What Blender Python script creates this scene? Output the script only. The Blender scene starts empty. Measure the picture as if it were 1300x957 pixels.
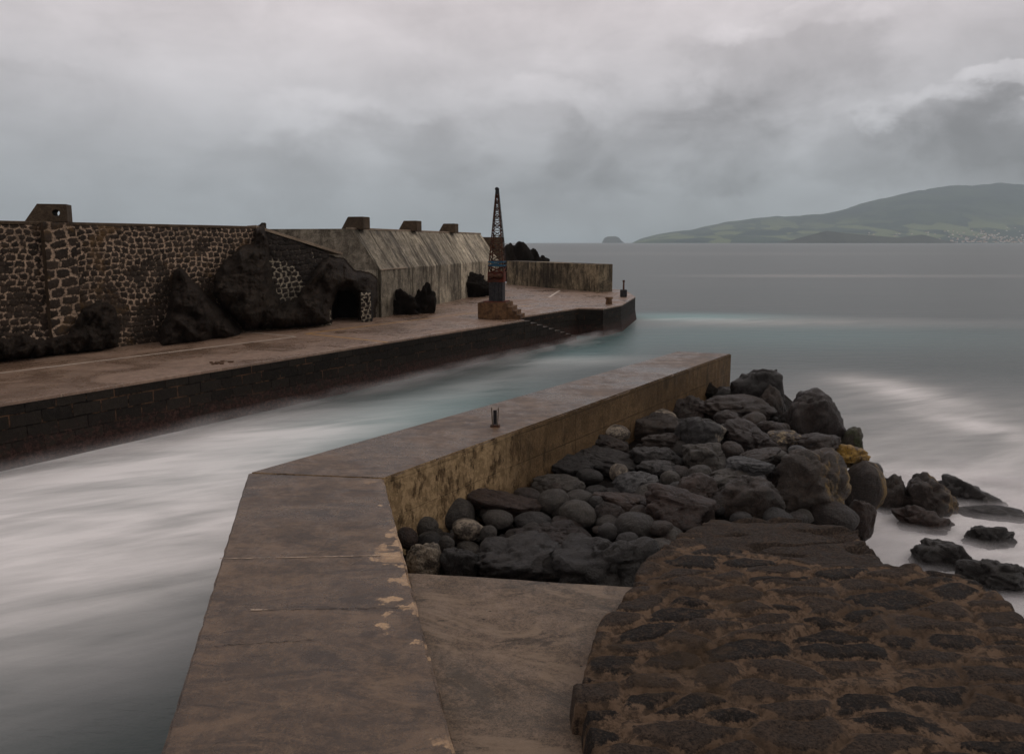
import bpy, bmesh, math, random
import numpy as np
from mathutils import Vector, Matrix, noise
R = math.radians
random.seed(5)
S = bpy.context.scene
C = S.collection

# ------------------------------------------------------------------ camera
F = 950.0
CAM = Vector((0, 0, 7.0))
TH = math.atan(125.5 / F)
cam = bpy.data.cameras.new('camera'); co = bpy.data.objects.new('camera', cam); C.objects.link(co)
co.location = CAM; co.rotation_euler = (math.pi/2 - TH, 0, 0)
cam.sensor_width = 36; cam.lens = F/1300*36; cam.shift_y = -45/1300
cam.clip_start = .1; cam.clip_end = 90000
S.camera = co
FW = Vector((0, math.cos(TH), -math.sin(TH))); UP = Vector((0, math.sin(TH), math.cos(TH))); RT = Vector((1, 0, 0))

def at(px, py, z):
    d = FW + RT*((px-650)/F) + UP*((433.5-py)/F)
    return CAM + d*((z-CAM.z)/d.z)
def atY(px, py, Y):
    d = FW + RT*((px-650)/F) + UP*((433.5-py)/F)
    return CAM + d*(Y/d.y)

# ------------------------------------------------------------------ objects
def tag(o, label=None, cat=None, group=None, kind=None):
    if label: o['label'] = label
    if cat: o['category'] = cat
    if group: o['group'] = group
    if kind: o['kind'] = kind
    return o
def empty(name, loc=(0, 0, 0)):
    o = bpy.data.objects.new(name, None); C.objects.link(o); o.location = loc; o.empty_display_size = .3
    return o
def link(name, me, mats, parent=None, smooth=False):
    for m in (mats if isinstance(mats, (list, tuple)) else [mats]): me.materials.append(m)
    if smooth: me.polygons.foreach_set('use_smooth', [True]*len(me.polygons))
    o = bpy.data.objects.new(name, me); C.objects.link(o)
    if parent:
        o.parent = parent; o.matrix_parent_inverse = Matrix.Translation(parent.location).inverted()
    return o
def from_pydata(name, v, f, uv=None):
    me = bpy.data.meshes.new(name); me.from_pydata([tuple(map(float, p)) for p in v], [], f); me.update()
    if uv is not None:
        l = me.uv_layers.new(name='UVMap')
        for i, lp in enumerate(me.loops): l.data[i].uv = uv[lp.vertex_index]
    return me
def bm_obj(name, bm, mats, parent=None, smooth=False):
    bmesh.ops.recalc_face_normals(bm, faces=bm.faces)
    me = bpy.data.meshes.new(name); bm.to_mesh(me); bm.free()
    return link(name, me, mats, parent, smooth)
def box_uv(bm):
    """metric UVs: top faces use xy, side faces use (distance along the face, z)"""
    uvl = bm.loops.layers.uv.verify()
    for f in bm.faces:
        n = f.normal
        if abs(n.z) > .8:
            for l in f.loops: l[uvl].uv = (l.vert.co.x, l.vert.co.y)
        else:
            t = Vector((-n.y, n.x, 0)).normalized()
            for l in f.loops: l[uvl].uv = (l.vert.co.dot(t), l.vert.co.z)
def prism(name, pts, z0, z1, mats, parent=None, bevel=0, step=0, jit=0, topmat=None, seed=1):
    rnd = random.Random(seed)
    P = []
    for i, a in enumerate(pts):
        a = Vector((a[0], a[1])); b = Vector(pts[(i+1) % len(pts)][:2])
        n = max(1, int((b-a).length/step)) if step else 1
        for k in range(n):
            q = a.lerp(b, k/n)
            if k and jit: q = q + Vector((rnd.gauss(0, jit), rnd.gauss(0, jit)))
            P.append(q)
    bm = bmesh.new()
    lo = [bm.verts.new((p.x, p.y, z0)) for p in P]; hi = [bm.verts.new((p.x, p.y, z1)) for p in P]
    n = len(P)
    top = bm.faces.new(hi); bm.faces.new(lo[::-1])
    for i in range(n): bm.faces.new((lo[i], lo[(i+1) % n], hi[(i+1) % n], hi[i]))
    bmesh.ops.recalc_face_normals(bm, faces=bm.faces)
    if bevel:
        bmesh.ops.bevel(bm, geom=[e for e in top.edges], offset=bevel, segments=2, affect='EDGES', profile=.5)
    bm.normal_update()
    box_uv(bm)
    if topmat is not None:
        for f in bm.faces:
            if f.normal.z > .5: f.material_index = topmat
    me = bpy.data.meshes.new(name); bm.to_mesh(me); bm.free()
    return link(name, me, mats, parent)
def add_box(bm, c, s, M=None, mi=0):
    r = bmesh.ops.create_cube(bm, size=1)
    bmesh.ops.scale(bm, vec=s, verts=r['verts'])
    bmesh.ops.translate(bm, vec=c, verts=r['verts'])
    if M: bmesh.ops.transform(bm, matrix=M, verts=r['verts'])
    for v in r['verts']:
        for f in v.link_faces: f.material_index = mi
    return r['verts']
def add_tube(bm, a, b, r0, r1=None, seg=6):
    a = Vector(a); b = Vector(b); r1 = r0 if r1 is None else r1
    d = b-a; q = d.to_track_quat('Z', 'Y').to_matrix().to_4x4()
    M = Matrix.Translation((a+b)/2) @ q
    bmesh.ops.create_cone(bm, cap_ends=True, segments=seg, radius1=r0, radius2=r1, depth=d.length, matrix=M)

# ------------------------------------------------------------------ node helper
class G:
    def __init__(s, name, tree=None):
        if tree is None:
            s.m = bpy.data.materials.new(name); s.m.use_nodes = True; tree = s.m.node_tree
        s.t = tree; tree.nodes.clear(); s.n = tree.nodes
    def new(s, ty, **kw):
        n = s.n.new(ty)
        for k, v in kw.items(): setattr(n, k, v)
        return n
    def put(s, sock, v):
        if isinstance(v, bpy.types.NodeSocket): s.t.links.new(v, sock)
        elif v is not None:
            if sock.type == 'RGBA' and len(v) == 3: v = (*v, 1)
            sock.default_value = v
    def pos(s): return s.new('ShaderNodeNewGeometry').outputs['Position']
    def normal(s): return s.new('ShaderNodeNewGeometry').outputs['Normal']
    def uv(s): return s.new('ShaderNodeTexCoord').outputs['UV']
    def map(s, v, scale=(1, 1, 1), rot=(0, 0, 0), loc=(0, 0, 0)):
        n = s.new('ShaderNodeMapping'); s.put(n.inputs[0], v)
        n.inputs['Scale'].default_value = scale; n.inputs['Rotation'].default_value = rot; n.inputs['Location'].default_value = loc
        return n.outputs[0]
    def along(s, v, ang, stretch, across=1.):
        n = s.new('ShaderNodeMapping', vector_type='TEXTURE'); s.put(n.inputs[0], v)
        n.inputs['Scale'].default_value = (stretch, across, 1); n.inputs['Rotation'].default_value = (0, 0, ang); return n.outputs[0]
    def noise(s, v, sc, det=6, rough=.6, dist=0):
        n = s.new('ShaderNodeTexNoise'); s.put(n.inputs['Vector'], v); n.inputs['Scale'].default_value = sc
        n.inputs['Detail'].default_value = det; n.inputs['Roughness'].default_value = rough; n.inputs['Distortion'].default_value = dist
        return n.outputs['Fac']
    def vor(s, v, sc, feat='F1', rand=1, out='Distance'):
        n = s.new('ShaderNodeTexVoronoi', feature=feat); s.put(n.inputs['Vector'], v); n.inputs['Scale'].default_value = sc
        n.inputs['Randomness'].default_value = rand
        return n.outputs[out]
    def ramp(s, f, lo, hi, a=0., b=1., smooth=True):
        n = s.new('ShaderNodeMapRange', interpolation_type='SMOOTHSTEP' if smooth else 'LINEAR')
        s.put(n.inputs['Value'], f); n.inputs['From Min'].default_value = lo; n.inputs['From Max'].default_value = hi
        n.inputs['To Min'].default_value = a; n.inputs['To Max'].default_value = b
        return n.outputs[0]
    def mth(s, op, a, b=None, c=None):
        n = s.new('ShaderNodeMath', operation=op); s.put(n.inputs[0], a); s.put(n.inputs[1], b)
        if c is not None: s.put(n.inputs[2], c)
        return n.outputs[0]
    def mul(s, a, b): return s.mth('MULTIPLY', a, b)
    def add(s, a, b): return s.mth('ADD', a, b)
    def mix(s, f, a, b, blend='MIX'):
        n = s.new('ShaderNodeMix', data_type='RGBA', blend_type=blend)
        s.put(n.inputs[0], f); s.put(n.inputs[6], a); s.put(n.inputs[7], b)
        return n.outputs[2]
    def attr(s, name, out='Fac'):
        n = s.new('ShaderNodeAttribute', attribute_name=name); return n.outputs[out]
    def sep(s, v):
        n = s.new('ShaderNodeSeparateXYZ'); s.put(n.inputs[0], v); return n.outputs
    def rnd(s): return s.new('ShaderNodeObjectInfo').outputs['Random']
    def bump(s, h, dist, strength=1, normal=None):
        n = s.new('ShaderNodeBump'); s.put(n.inputs['Height'], h); n.inputs['Distance'].default_value = dist
        n.inputs['Strength'].default_value = strength
        if normal is not None: s.put(n.inputs['Normal'], normal)
        return n.outputs[0]
    def out(s, col, rough=.8, bump=None, spec=.5, alpha=None, metal=0, tone=(.74, .66, .58)):
        b = s.new('ShaderNodeBsdfPrincipled'); o = s.new('ShaderNodeOutputMaterial')
        if tone: col = s.mix(1., col, tone, 'MULTIPLY')
        s.put(b.inputs['Base Color'], col); s.put(b.inputs['Roughness'], rough); s.put(b.inputs['Specular IOR Level'], spec)
        s.put(b.inputs['Metallic'], metal)
        if bump is not None: s.put(b.inputs['Normal'], bump)
        if alpha is not None: s.put(b.inputs['Alpha'], alpha)
        s.t.links.new(b.outputs[0], o.inputs[0])
        return s.m

# ------------------------------------------------------------------ materials
def rock_mat(name, c1, c2, patch=None, pscale=3., plo=.5, phi=.62, rough=.46, grain=1., facing=None, spec=.42):
    g = G(name); p = g.pos(); r = g.rnd()
    big = g.noise(p, 1.1, 5, .6); mid = g.noise(p, 6, 8, .7); fine = g.noise(p, 32, 6, .75)
    col = g.mix(g.ramp(mid, .43, .57), c1, c2)
    col = g.mix(g.ramp(big, .45, .62, 0, .65), col, tuple(x*.5 for x in c1))
    col = g.mix(g.ramp(fine, .54, .64, 0, .4), col, tuple(min(1, x*2.3) for x in c2))
    hs = g.new('ShaderNodeHueSaturation'); g.put(hs.inputs['Color'], col); g.put(hs.inputs['Value'], g.ramp(r, 0, 1, .7, 1.3, False))
    g.put(hs.inputs['Hue'], g.ramp(r, 0, 1, .485, .515, False))
    col = hs.outputs[0]
    vf = g.noise(p, 75, 3, .7)
    col = g.mix(g.ramp(vf, .53, .62, 0, .45), col, tuple(min(1, x*2.4) for x in c2)); col = g.mix(g.ramp(vf, .48, .40, 0, .75), col, tuple(x*.35 for x in c1))
    h = g.add(g.mul(mid, 1.1), g.mul(fine, .8))
    pits = g.ramp(g.vor(p, 26), .0, .3)
    h = g.add(h, g.mul(pits, .22*grain))
    if patch:
        pm = g.noise(p, pscale, 7, .7)
        pm = g.ramp(pm, plo, phi)
        if facing:
            nx = g.sep(g.normal())
            pm = g.mul(pm, g.ramp(nx[facing[0]], facing[1], facing[2]))
        pm = g.mul(pm, g.ramp(g.noise(p, 22, 5, .7), .33, .5))
        col = g.mix(pm, col, patch); h = g.add(h, g.mul(pm, .2))
    return g.out(col, g.ramp(mid, .3, .7, rough-.2, rough+.16), g.bump(h, .14, 1.), spec, tone=(.86, .78, .70))
M = {}
M['dark'] = rock_mat('basalt_dark', (.020, .019, .018), (.044, .041, .040))
M['black'] = rock_mat('lava_black', (.010, .0085, .0075), (.024, .020, .017), rough=.8, spec=.08)
M['outcrop'] = rock_mat('craggy_lava', (.013, .0105, .009), (.050, .039, .032), rough=.7, spec=.12)
M['brown'] = rock_mat('basalt_brown', (.027, .020, .016), (.058, .043, .036))
M['red'] = rock_mat('scoria_red', (.034, .021, .017), (.062, .039, .031))
M['grey'] = rock_mat('basalt_grey', (.044, .041, .037), (.080, .074, .067), rough=.5, grain=.5)
M['blue'] = rock_mat('basalt_blue_grey', (.055, .059, .064), (.105, .110, .118), rough=.45, grain=.4)
M['pale'] = rock_mat('speckled_pale', (.10, .088, .072), (.17, .15, .125), (.50, .45, .37), 5, .44, .56)
M['stain'] = rock_mat('basalt_white_stain', (.036, .036, .038), (.06, .059, .06), (.46, .43, .37), 2.2, .47, .56, facing=(0, .25, .7))
M['yellow'] = rock_mat('yellow_lichen', (.07, .045, .022), (.12, .08, .035), (.50, .32, .07), 2.6, .40, .52)
M['sidelichen'] = rock_mat('basalt_lichen_side', (.038, .030, .025), (.07, .054, .044), (.33, .22, .06), 1.8, .42, .58, facing=(0, .2, .8))
M['moss'] = rock_mat('mossy_rock', (.045, .040, .028), (.065, .055, .038), (.06, .075, .022), 2.6, .44, .58)
M['fleck'] = rock_mat('lichen_flecked', (.042, .032, .025), (.07, .055, .045), (.40, .33, .2), 7, .5, .6)

def stone_mat(name, stone1, stone2, mortar, alg=None, bumpd=.04, mn=.3):
    """uses attributes: mort (0 stone .. 1 mortar), sid (random per stone)"""
    g = G(name); p = g.pos(); mo = g.attr('mort'); sid = g.attr('sid')
    n1 = g.noise(p, 9, 8, .75); n2 = g.noise(p, 40, 6, .75); n0 = g.noise(p, .9, 5, .65)
    col = g.mix(sid, stone1, stone2)
    col = g.mix(g.ramp(n1, .50, .60, 0, .6), col, tuple(x*1.9 for x in stone2)); col = g.mix(g.ramp(n2, .49, .40, 0, .75), col, tuple(x*.4 for x in stone1)); col = g.mix(g.ramp(n2, .53, .62, 0, .45), col, tuple(x*2.2 for x in stone2))
    mc = g.mix(g.ramp(n1, .42, .56), tuple(x*.35 for x in mortar), mortar)
    mc = g.mix(g.ramp(n0, .45, .65, 0, .7), mc, tuple(x*.4 for x in mortar))
    mm = g.ramp(g.add(mo, g.ramp(n1, .38, .62, -mn, mn)), .28, .55)
    col = g.mix(mm, col, mc)
    if alg: col = g.mix(g.ramp(g.noise(p, .7, 6, .7), .54, .68, 0, .7), col, alg)
    h = g.add(g.mul(n1, .9), g.mul(n2, .7))
    return g.out(col, g.ramp(n1, .3, .7, .5, .85), g.bump(h, bumpd, 1.), .12, tone=(1.1, 1., .9))
M['wallstone'] = stone_mat('rubble_masonry', (.013, .011, .009), (.040, .031, .025), (.38, .30, .235), (.10, .062, .026))
M['wallstone_cool'] = stone_mat('rubble_masonry_pale_joints', (.012, .011, .010), (.028, .024, .022), (.36, .34, .28))
M['jettystone'] = stone_mat('jetty_rubble', (.014, .012, .011), (.046, .035, .028), (.165, .118, .084), (.06, .042, .026), .06, .2)

def concrete(name, c1, c2, stain, wet=.35, streak=False, joints=None, rough=.55, extra=None, dark=.5, fine=1., spec=.5, tone=(.78, .66, .54), bmp=.07):
    g = G(name); p = g.pos(); uv = g.uv()
    big = g.noise(p, .35, 6, .65, .5); mid = g.noise(p, 2.2, 8, .7, .3); fn = g.noise(p, 22, 6, .8)
    col = g.mix(g.ramp(mid, .42, .58), c1, c2)
    col = g.mix(g.ramp(big, .45, .60, 0, dark), col, stain)
    m3 = g.noise(p, 8, 6, .7, .6); col = g.mix(g.ramp(m3, .48, .38, 0, .55*fine), col, tuple(x*.5 for x in c1)); col = g.mix(g.ramp(m3, .54, .64, 0, .35*fine), col, tuple(x*1.35 for x in c2))
    vf = g.noise(p, 70, 3, .75)
    col = g.mix(g.ramp(vf, .53, .62, 0, .35*fine), col, tuple(min(1, x*1.7) for x in c2)); col = g.mix(g.ramp(vf, .47, .40, 0, .6*fine), col, tuple(x*.4 for x in c1))
    h = g.add(g.mul(mid, .3), g.mul(fn, .3))
    if streak:
        st = g.noise(g.map(uv, (1., .22, 1)), 1.1, 7, .72, .4)
        st2 = g.noise(g.map(uv, (4, .35, 1)), 1.5, 8, .8, .3)
        col = g.mix(g.ramp(st, .46, .62, 0, .88), col, stain)
        col = g.mix(g.ramp(st2, .5, .68, 0, .6), col, tuple(x*.6 for x in stain))
        col = g.mix(g.ramp(st2, .40, .25, 0, .4), col, tuple(min(.6, x*1.5) for x in c2))
    col = g.mix(g.ramp(fn, .53, .63, 0, .4*fine), col, tuple(x*1.5 for x in c2))
    col = g.mix(g.ramp(fn, .47, .38, 0, .55*fine), col, tuple(x*.45 for x in c1))
    if streak:
        pb = g.new('ShaderNodeTexBrick'); pb.offset = 0; g.put(pb.inputs['Vector'], uv); pb.inputs['Scale'].default_value = 1; pb.inputs['Brick Width'].default_value = 2.8; pb.inputs['Row Height'].default_value = 5.72/1.; pb.inputs['Mortar Size'].default_value = 0
        pb.inputs['Color1'].default_value = (.35, .33, .31, 1); pb.inputs['Color2'].default_value = (1.4, 1.35, 1.27, 1)
        col = g.mix(.85, col, pb.outputs['Color'], 'MULTIPLY')
        bd = g.noise(g.map(uv, (14, .02, 1)), 1., 2, .5); col = g.mix(g.ramp(bd, .42, .6, 0, .15), col, tuple(x*.7 for x in stain))
    if joints:
        bx, by, wd, jc = joints
        b = g.new('ShaderNodeTexBrick'); b.offset = 0
        g.put(b.inputs['Vector'], uv); b.inputs['Scale'].default_value = 1
        b.inputs['Brick Width'].default_value = bx; b.inputs['Row Height'].default_value = by
        b.inputs['Mortar Size'].default_value = wd; b.inputs['Mortar Smooth'].default_value = .3
        jm = g.mul(b.outputs['Fac'], g.ramp(mid, .3, .5, .25, 1))
        col = g.mix(jm, col, jc); h = g.add(h, g.mul(jm, -.5))
    if extra: col, h = extra(g, col, h, p, uv)
    rg = g.ramp(g.add(g.mul(big, .6), g.mul(mid, .4)), .42, .60, rough+.1, wet)
    return g.out(col, rg, g.bump(h, bmp, 1.), spec, tone=tone)
M['deck'] = concrete('deck_concrete', (.20, .148, .12), (.29, .222, .185), (.11, .078, .06), .15, joints=(6., 3.1, .035, (.3, .25, .21)), fine=.5)
def wall_extra(g, col, h, p, uv):
    # pale dry, salt-worn strip of its own ragged shape along the landward edge of the near arm
    a = at(487, 607, 3.2); d = (at(555, 867, 3.2)-a).normalized(); sx, sy = d.y, -d.x
    if sx > 0: sx, sy = -sx, -sy
    x, y, z = g.sep(p)
    ds = g.add(g.mul(g.mth('SUBTRACT', x, a.x), sx), g.mul(g.mth('SUBTRACT', y, a.y), sy))
    n = g.noise(p, 1.1, 3, .5); n2 = g.noise(p, 6, 7, .7)
    wd_ = g.add(g.ramp(n, .43, .58, -.12, .36), g.ramp(n2, .3, .7, -.16, .16, False))
    near = g.ramp(y, a.y+.1, a.y-.5)
    m = g.mul(g.ramp(g.mth('SUBTRACT', wd_, ds), -.01, .03), near)
    col = g.mix(g.mul(m, .9), col, g.mix(g.ramp(n2, .4, .6), (.36, .28, .2), (.70, .57, .42)))
    # faint tide lines and blotches
    bl = g.noise(g.map(p, (.5, 1.6, 1)), 1.6, 8, .75, 1.)
    col = g.mix(g.ramp(bl, .52, .60, 0, .6), col, (.23, .178, .135)); col = g.mix(g.ramp(bl, .48, .40, 0, .85), col, (.055, .037, .024))
    bm2 = g.noise(p, 3.4, 8, .8, .2); col = g.mix(g.ramp(bm2, .50, .66, 0, .6), col, (.05, .034, .022)); col = g.mix(g.ramp(bm2, .47, .36, 0, .5), col, (.25, .20, .152))
    sp = g.ramp(g.vor(p, 2.1), .035, .015); col = g.mix(g.mul(sp, .8), col, (.03, .022, .017))
    return col, h
M['walltop'] = concrete('wet_concrete_path', (.11, .080, .057), (.175, .133, .098), (.065, .045, .030), .16, extra=wall_extra, rough=.4, fine=1.1, bmp=.035, tone=(.62, .48, .34))
def face_extra(g, col, h, p, uv):
    ux, uy, _ = g.sep(uv)
    n = g.noise(g.map(p, (1, 1, .35)), 2.3, 7, .75)
    x, y, z = g.sep(p)
    col = g.mix(g.ramp(n, .52, .64, 0, .9), col, (.045, .033, .018))
    # paler ochre stretch of the face by the bend
    d = g.ramp(y, 13.8, 15.6, .9, 0)
    d = g.mul(d, g.ramp(g.noise(g.map(p, (1, 1, .5)), 3.2, 7, .75), .40, .5))
    col = g.mix(d, col, g.mix(g.ramp(g.noise(p, 7, 6, .7), .42, .58), (.30, .24, .15), (.50, .41, .27)))
    return col, h
M['wallface'] = concrete('ochre_wall_face', (.105, .076, .042), (.16, .118, .07), (.05, .035, .02), .5, joints=(2.4, .62, .008, (.05, .036, .02)), extra=face_extra, spec=.15)
M['slope'] = concrete('weathered_concrete', (.24, .22, .185), (.48, .45, .385), (.03, .026, .021), .6, streak=True, joints=(5.6, 20, .07, (.045, .04, .03)), rough=.7, spec=.1, tone=(1.05, 1., .92))
M['block'] = concrete('grey_concrete_block', (.075, .062, .05), (.12, .10, .08), (.035, .028, .022), .7, rough=.7, spec=.1)
def ramp_extra(g, col, h, p, uv):
    b1_ = g.noise(g.along(p, R(-20), 2.5), 1.3, 8, .75, .8)
    col = g.mix(g.ramp(b1_, .51, .60, 0, .8), col, (.27, .225, .185)); col = g.mix(g.ramp(b1_, .47, .40, 0, .7), col, (.075, .068, .06))
    b2_ = g.noise(g.along(p, R(12), 4), 2.6, 8, .8, .4); col = g.mix(g.ramp(b2_, .57, .62, 0, .8), col, (.045, .037, .03))
    sp = g.ramp(g.vor(p, 2.6), .05, .02); col = g.mix(g.mul(sp, .85), col, (.03, .025, .02)); h = g.add(h, g.mul(sp, -.5))
    return col, h
M['ramp'] = concrete('ramp_concrete', (.145, .118, .095), (.20, .16, .13), (.095, .088, .078), .32, rough=.55, fine=1.2, extra=ramp_extra, spec=.3)
M['lowwall'] = concrete('stained_low_wall', (.15, .13, .095), (.30, .265, .20), (.018, .015, .012), .6, streak=True, rough=.7, dark=.95, spec=.1, tone=(1., .93, .84))
M['capstrip'] = concrete('pale_cap', (.22, .19, .15), (.34, .30, .25), (.08, .065, .05), .6, rough=.7)

def quay_face():
    g = G('black_quay_masonry'); uv = g.uv(); p = g.pos()
    b = g.new('ShaderNodeTexBrick'); b.offset = .5
    wob = g.new('ShaderNodeVectorMath', operation='ADD'); nz = g.new('ShaderNodeTexNoise'); g.put(nz.inputs['Vector'], p); nz.inputs['Scale'].default_value = 1.2
    sc = g.new('ShaderNodeVectorMath', operation='SCALE'); g.put(sc.inputs[0], nz.outputs['Color']); sc.inputs['Scale'].default_value = .08
    g.put(wob.inputs[0], uv); g.put(wob.inputs[1], sc.outputs[0]); g.put(b.inputs['Vector'], wob.outputs[0])
    b.inputs['Scale'].default_value = 1; b.inputs['Brick Width'].default_value = .95; b.inputs['Row Height'].default_value = .43
    b.inputs['Mortar Size'].default_value = .018; b.inputs['Color1'].default_value = (.013, .0125, .012, 1); b.inputs['Color2'].default_value = (.026, .024, .022, 1)
    mid = g.noise(p, 5, 8, .75); big = g.noise(p, .5, 5, .6)
    _, _, z = g.sep(p)
    col = g.mix(g.ramp(mid, .4, .75, 0, .5), b.outputs['Color'], (.04, .035, .03))
    mj = g.mul(b.outputs['Fac'], g.mul(g.ramp(g.noise(p, 1.4, 5, .7), .48, .62, 0, .8), g.ramp(z, .5, 1.1)))
    col = g.mix(mj, col, (.15, .09, .055))
    al = g.ramp(g.add(z, g.ramp(mid, .3, .7, -.5, .5)), .95, .35)
    col = g.mix(al, col, g.mix(g.ramp(g.noise(p, 9, 6, .8), .4, .65), (.018, .012, .012), (.085, .048, .042)))
    h = g.add(g.mul(b.outputs['Fac'], -.8), g.mul(mid, .9))
    return g.out(col, .6, g.bump(h, .05, 1), .06)
M['quayface'] = quay_face()
def paint(name, c):
    g = G(name); p = g.pos(); n = g.noise(p, 6, 7, .75)
    return g.out(g.mix(g.ramp(n, .54, .64, 0, .8), c, (.16, .125, .10)), .5)
M['white'] = paint('white_road_paint', (.62, .58, .54)); M['yellowpaint'] = paint('yellow_road_paint', (.50, .29, .07))
def plain(name, c1, c2, sc=6, rough=.7, metal=0, spec=.15):
    g = G(name); p = g.pos(); n = g.noise(p, sc, 7, .75)
    return g.out(g.mix(g.ramp(n, .38, .62), c1, c2), rough, g.bump(n, .01, .7), spec, metal=metal, tone=None)
M['rust'] = plain('rusted_steel', (.028, .013, .008), (.085, .032, .016), 6)
M['darksteel'] = plain('dark_steel', (.018, .018, .020), (.04, .036, .036), 5)
M['redpaint'] = plain('red_rust_paint', (.11, .022, .012), (.05, .02, .012), 3)
M['bluepaint'] = plain('blue_paint', (.02, .085, .14), (.03, .05, .07), 4)
M['plinth'] = plain('rust_stained_concrete', (.14, .075, .035), (.05, .026, .014), 2.8)
M['plinthred'] = plain('red_stain_concrete', (.15, .05, .03), (.10, .05, .03), 2.2)
M['joint'] = plain('pale_joint_mortar', (.42, .33, .25), (.22, .16, .12), 9)
M['crack'] = plain('dark_crack_filler', (.03, .024, .02), (.06, .045, .035), 9)
M['void'] = plain('near_black_rock', (.008, .007, .007), (.014, .012, .011), 3, .95)  # near-black colour of the cave recess and the stone pier

# ------------------------------------------------------------------ stone pattern
def stone_field(u, v, w, h, seed, jx=.32, jy=.28, rot=0.):
    """jittered coursed stones. returns edge (0 at joints ..~1 at centre), id"""
    rs = np.random.RandomState(seed)
    NJ = 400
    jit = rs.rand(NJ, NJ, 4)
    U = u/w; V = v/h
    V = V + .25*np.sin(U*.5+seed) + .12*np.sin(U*1.7+2)
    j0 = np.floor(V).astype(int)
    d1 = np.full(u.shape, 9e9); d2 = np.full(u.shape, 9e9); sid = np.zeros(u.shape)
    for dj in (-1, 0, 1):
        j = j0+dj
        off = jit[j % NJ, 7, 0]
        i0 = np.floor(U-off).astype(int)
        for di in (-2, -1, 0, 1, 2):
            i = i0+di
            J = jit[i % NJ, j % NJ]
            cx = i+off+.5+(J[..., 0]-.5)*2*jx; cy = j+.5+(J[..., 1]-.5)*2*jy
            wt = .75+.5*J[..., 2]
            d = (np.abs(U-cx)**2.4+np.abs((V-cy))**2.4)**(1/2.4)/wt
            m = d < d1
            d2 = np.where(m, d1, np.minimum(d2, d)); sid = np.where(m, J[..., 3], sid); d1 = np.where(m, d, d1)
    return d2-d1, sid
def npnoise(x, y, z, sc, octs=4):
    return np.array([noise.fractal(Vector((a*sc, b*sc, c*sc)), .9, 2.1, octs) for a, b, c in zip(x.ravel(), y.ravel(), z.ravel())]).reshape(x.shape)
def grid_obj(name, X, Y, Z, mats, parent, attrs, keep=None, smooth=True):
    ny, nx = X.shape
    v = np.stack([X.ravel(), Y.ravel(), Z.ravel()], 1)
    idx = np.arange(nx*ny).reshape(ny, nx)
    q = np.stack([idx[:-1, :-1], idx[:-1, 1:], idx[1:, 1:], idx[1:, :-1]], -1).reshape(-1, 4)
    if keep is not None:
        kk = keep.ravel(); q = q[kk[q].any(1)]
    me = bpy.data.meshes.new(name)
    me.vertices.add(len(v)); me.vertices.foreach_set('co', v.ravel())
    me.loops.add(q.size); me.loops.foreach_set('vertex_index', q.ravel())
    me.polygons.add(len(q)); me.polygons.foreach_set('loop_start', np.arange(len(q))*4)
    me.update(calc_edges=True)
    for k, a in attrs.items():
        at_ = me.attributes.new(k, 'FLOAT', 'POINT'); at_.data.foreach_set('value', a.ravel().astype(np.float32))
    me.validate()
    return link(name, me, mats, parent, smooth)
def stone_panel(name, a, b, z0, ztop, res, w, h, seed, mat, parent, relief=.06, msoft=.24, jx=.2, jy=.14, mf=None):
    """masonry face between plan points a,b; ztop may be a function of 0..1 along it"""
    a = Vector(a); b = Vector(b); L = (b-a).length; nx = int(L/res)+1; H = 6.5; ny = int(H/res)+1
    s = np.linspace(0, 1, nx); t = np.linspace(0, 1, ny)
    Sg, Tg = np.meshgrid(s, t)
    zt = np.array([ztop(x) if callable(ztop) else ztop for x in s])[None, :]
    Zg = z0+Tg*(zt-z0); Ug = Sg*L
    e, sid = stone_field(Ug, Zg, w, h, seed, jx, jy)
    n = (b-a).normalized(); n = Vector((n.y, -n.x))
    nz = npnoise(Ug, Zg, Ug*0+seed, .8, 4)
    prof = np.clip(e/(.32), 0, 1)**.6
    d = prof*relief+nz*.05
    d = d*np.clip((zt-Zg)/.1, 0, 1)
    X = a.x+(b.x-a.x)*Sg+n.x*d; Y = a.y+(b.y-a.y)*Sg+n.y*d
    mort = 1-np.clip(e/msoft, 0, 1)
    if mf: mort = mort*mf(Sg, (Zg-z0)/(zt-z0), nz)
    return grid_obj(name, X, Y, Zg, mat, parent, {'mort': mort, 'sid': sid})

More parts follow.
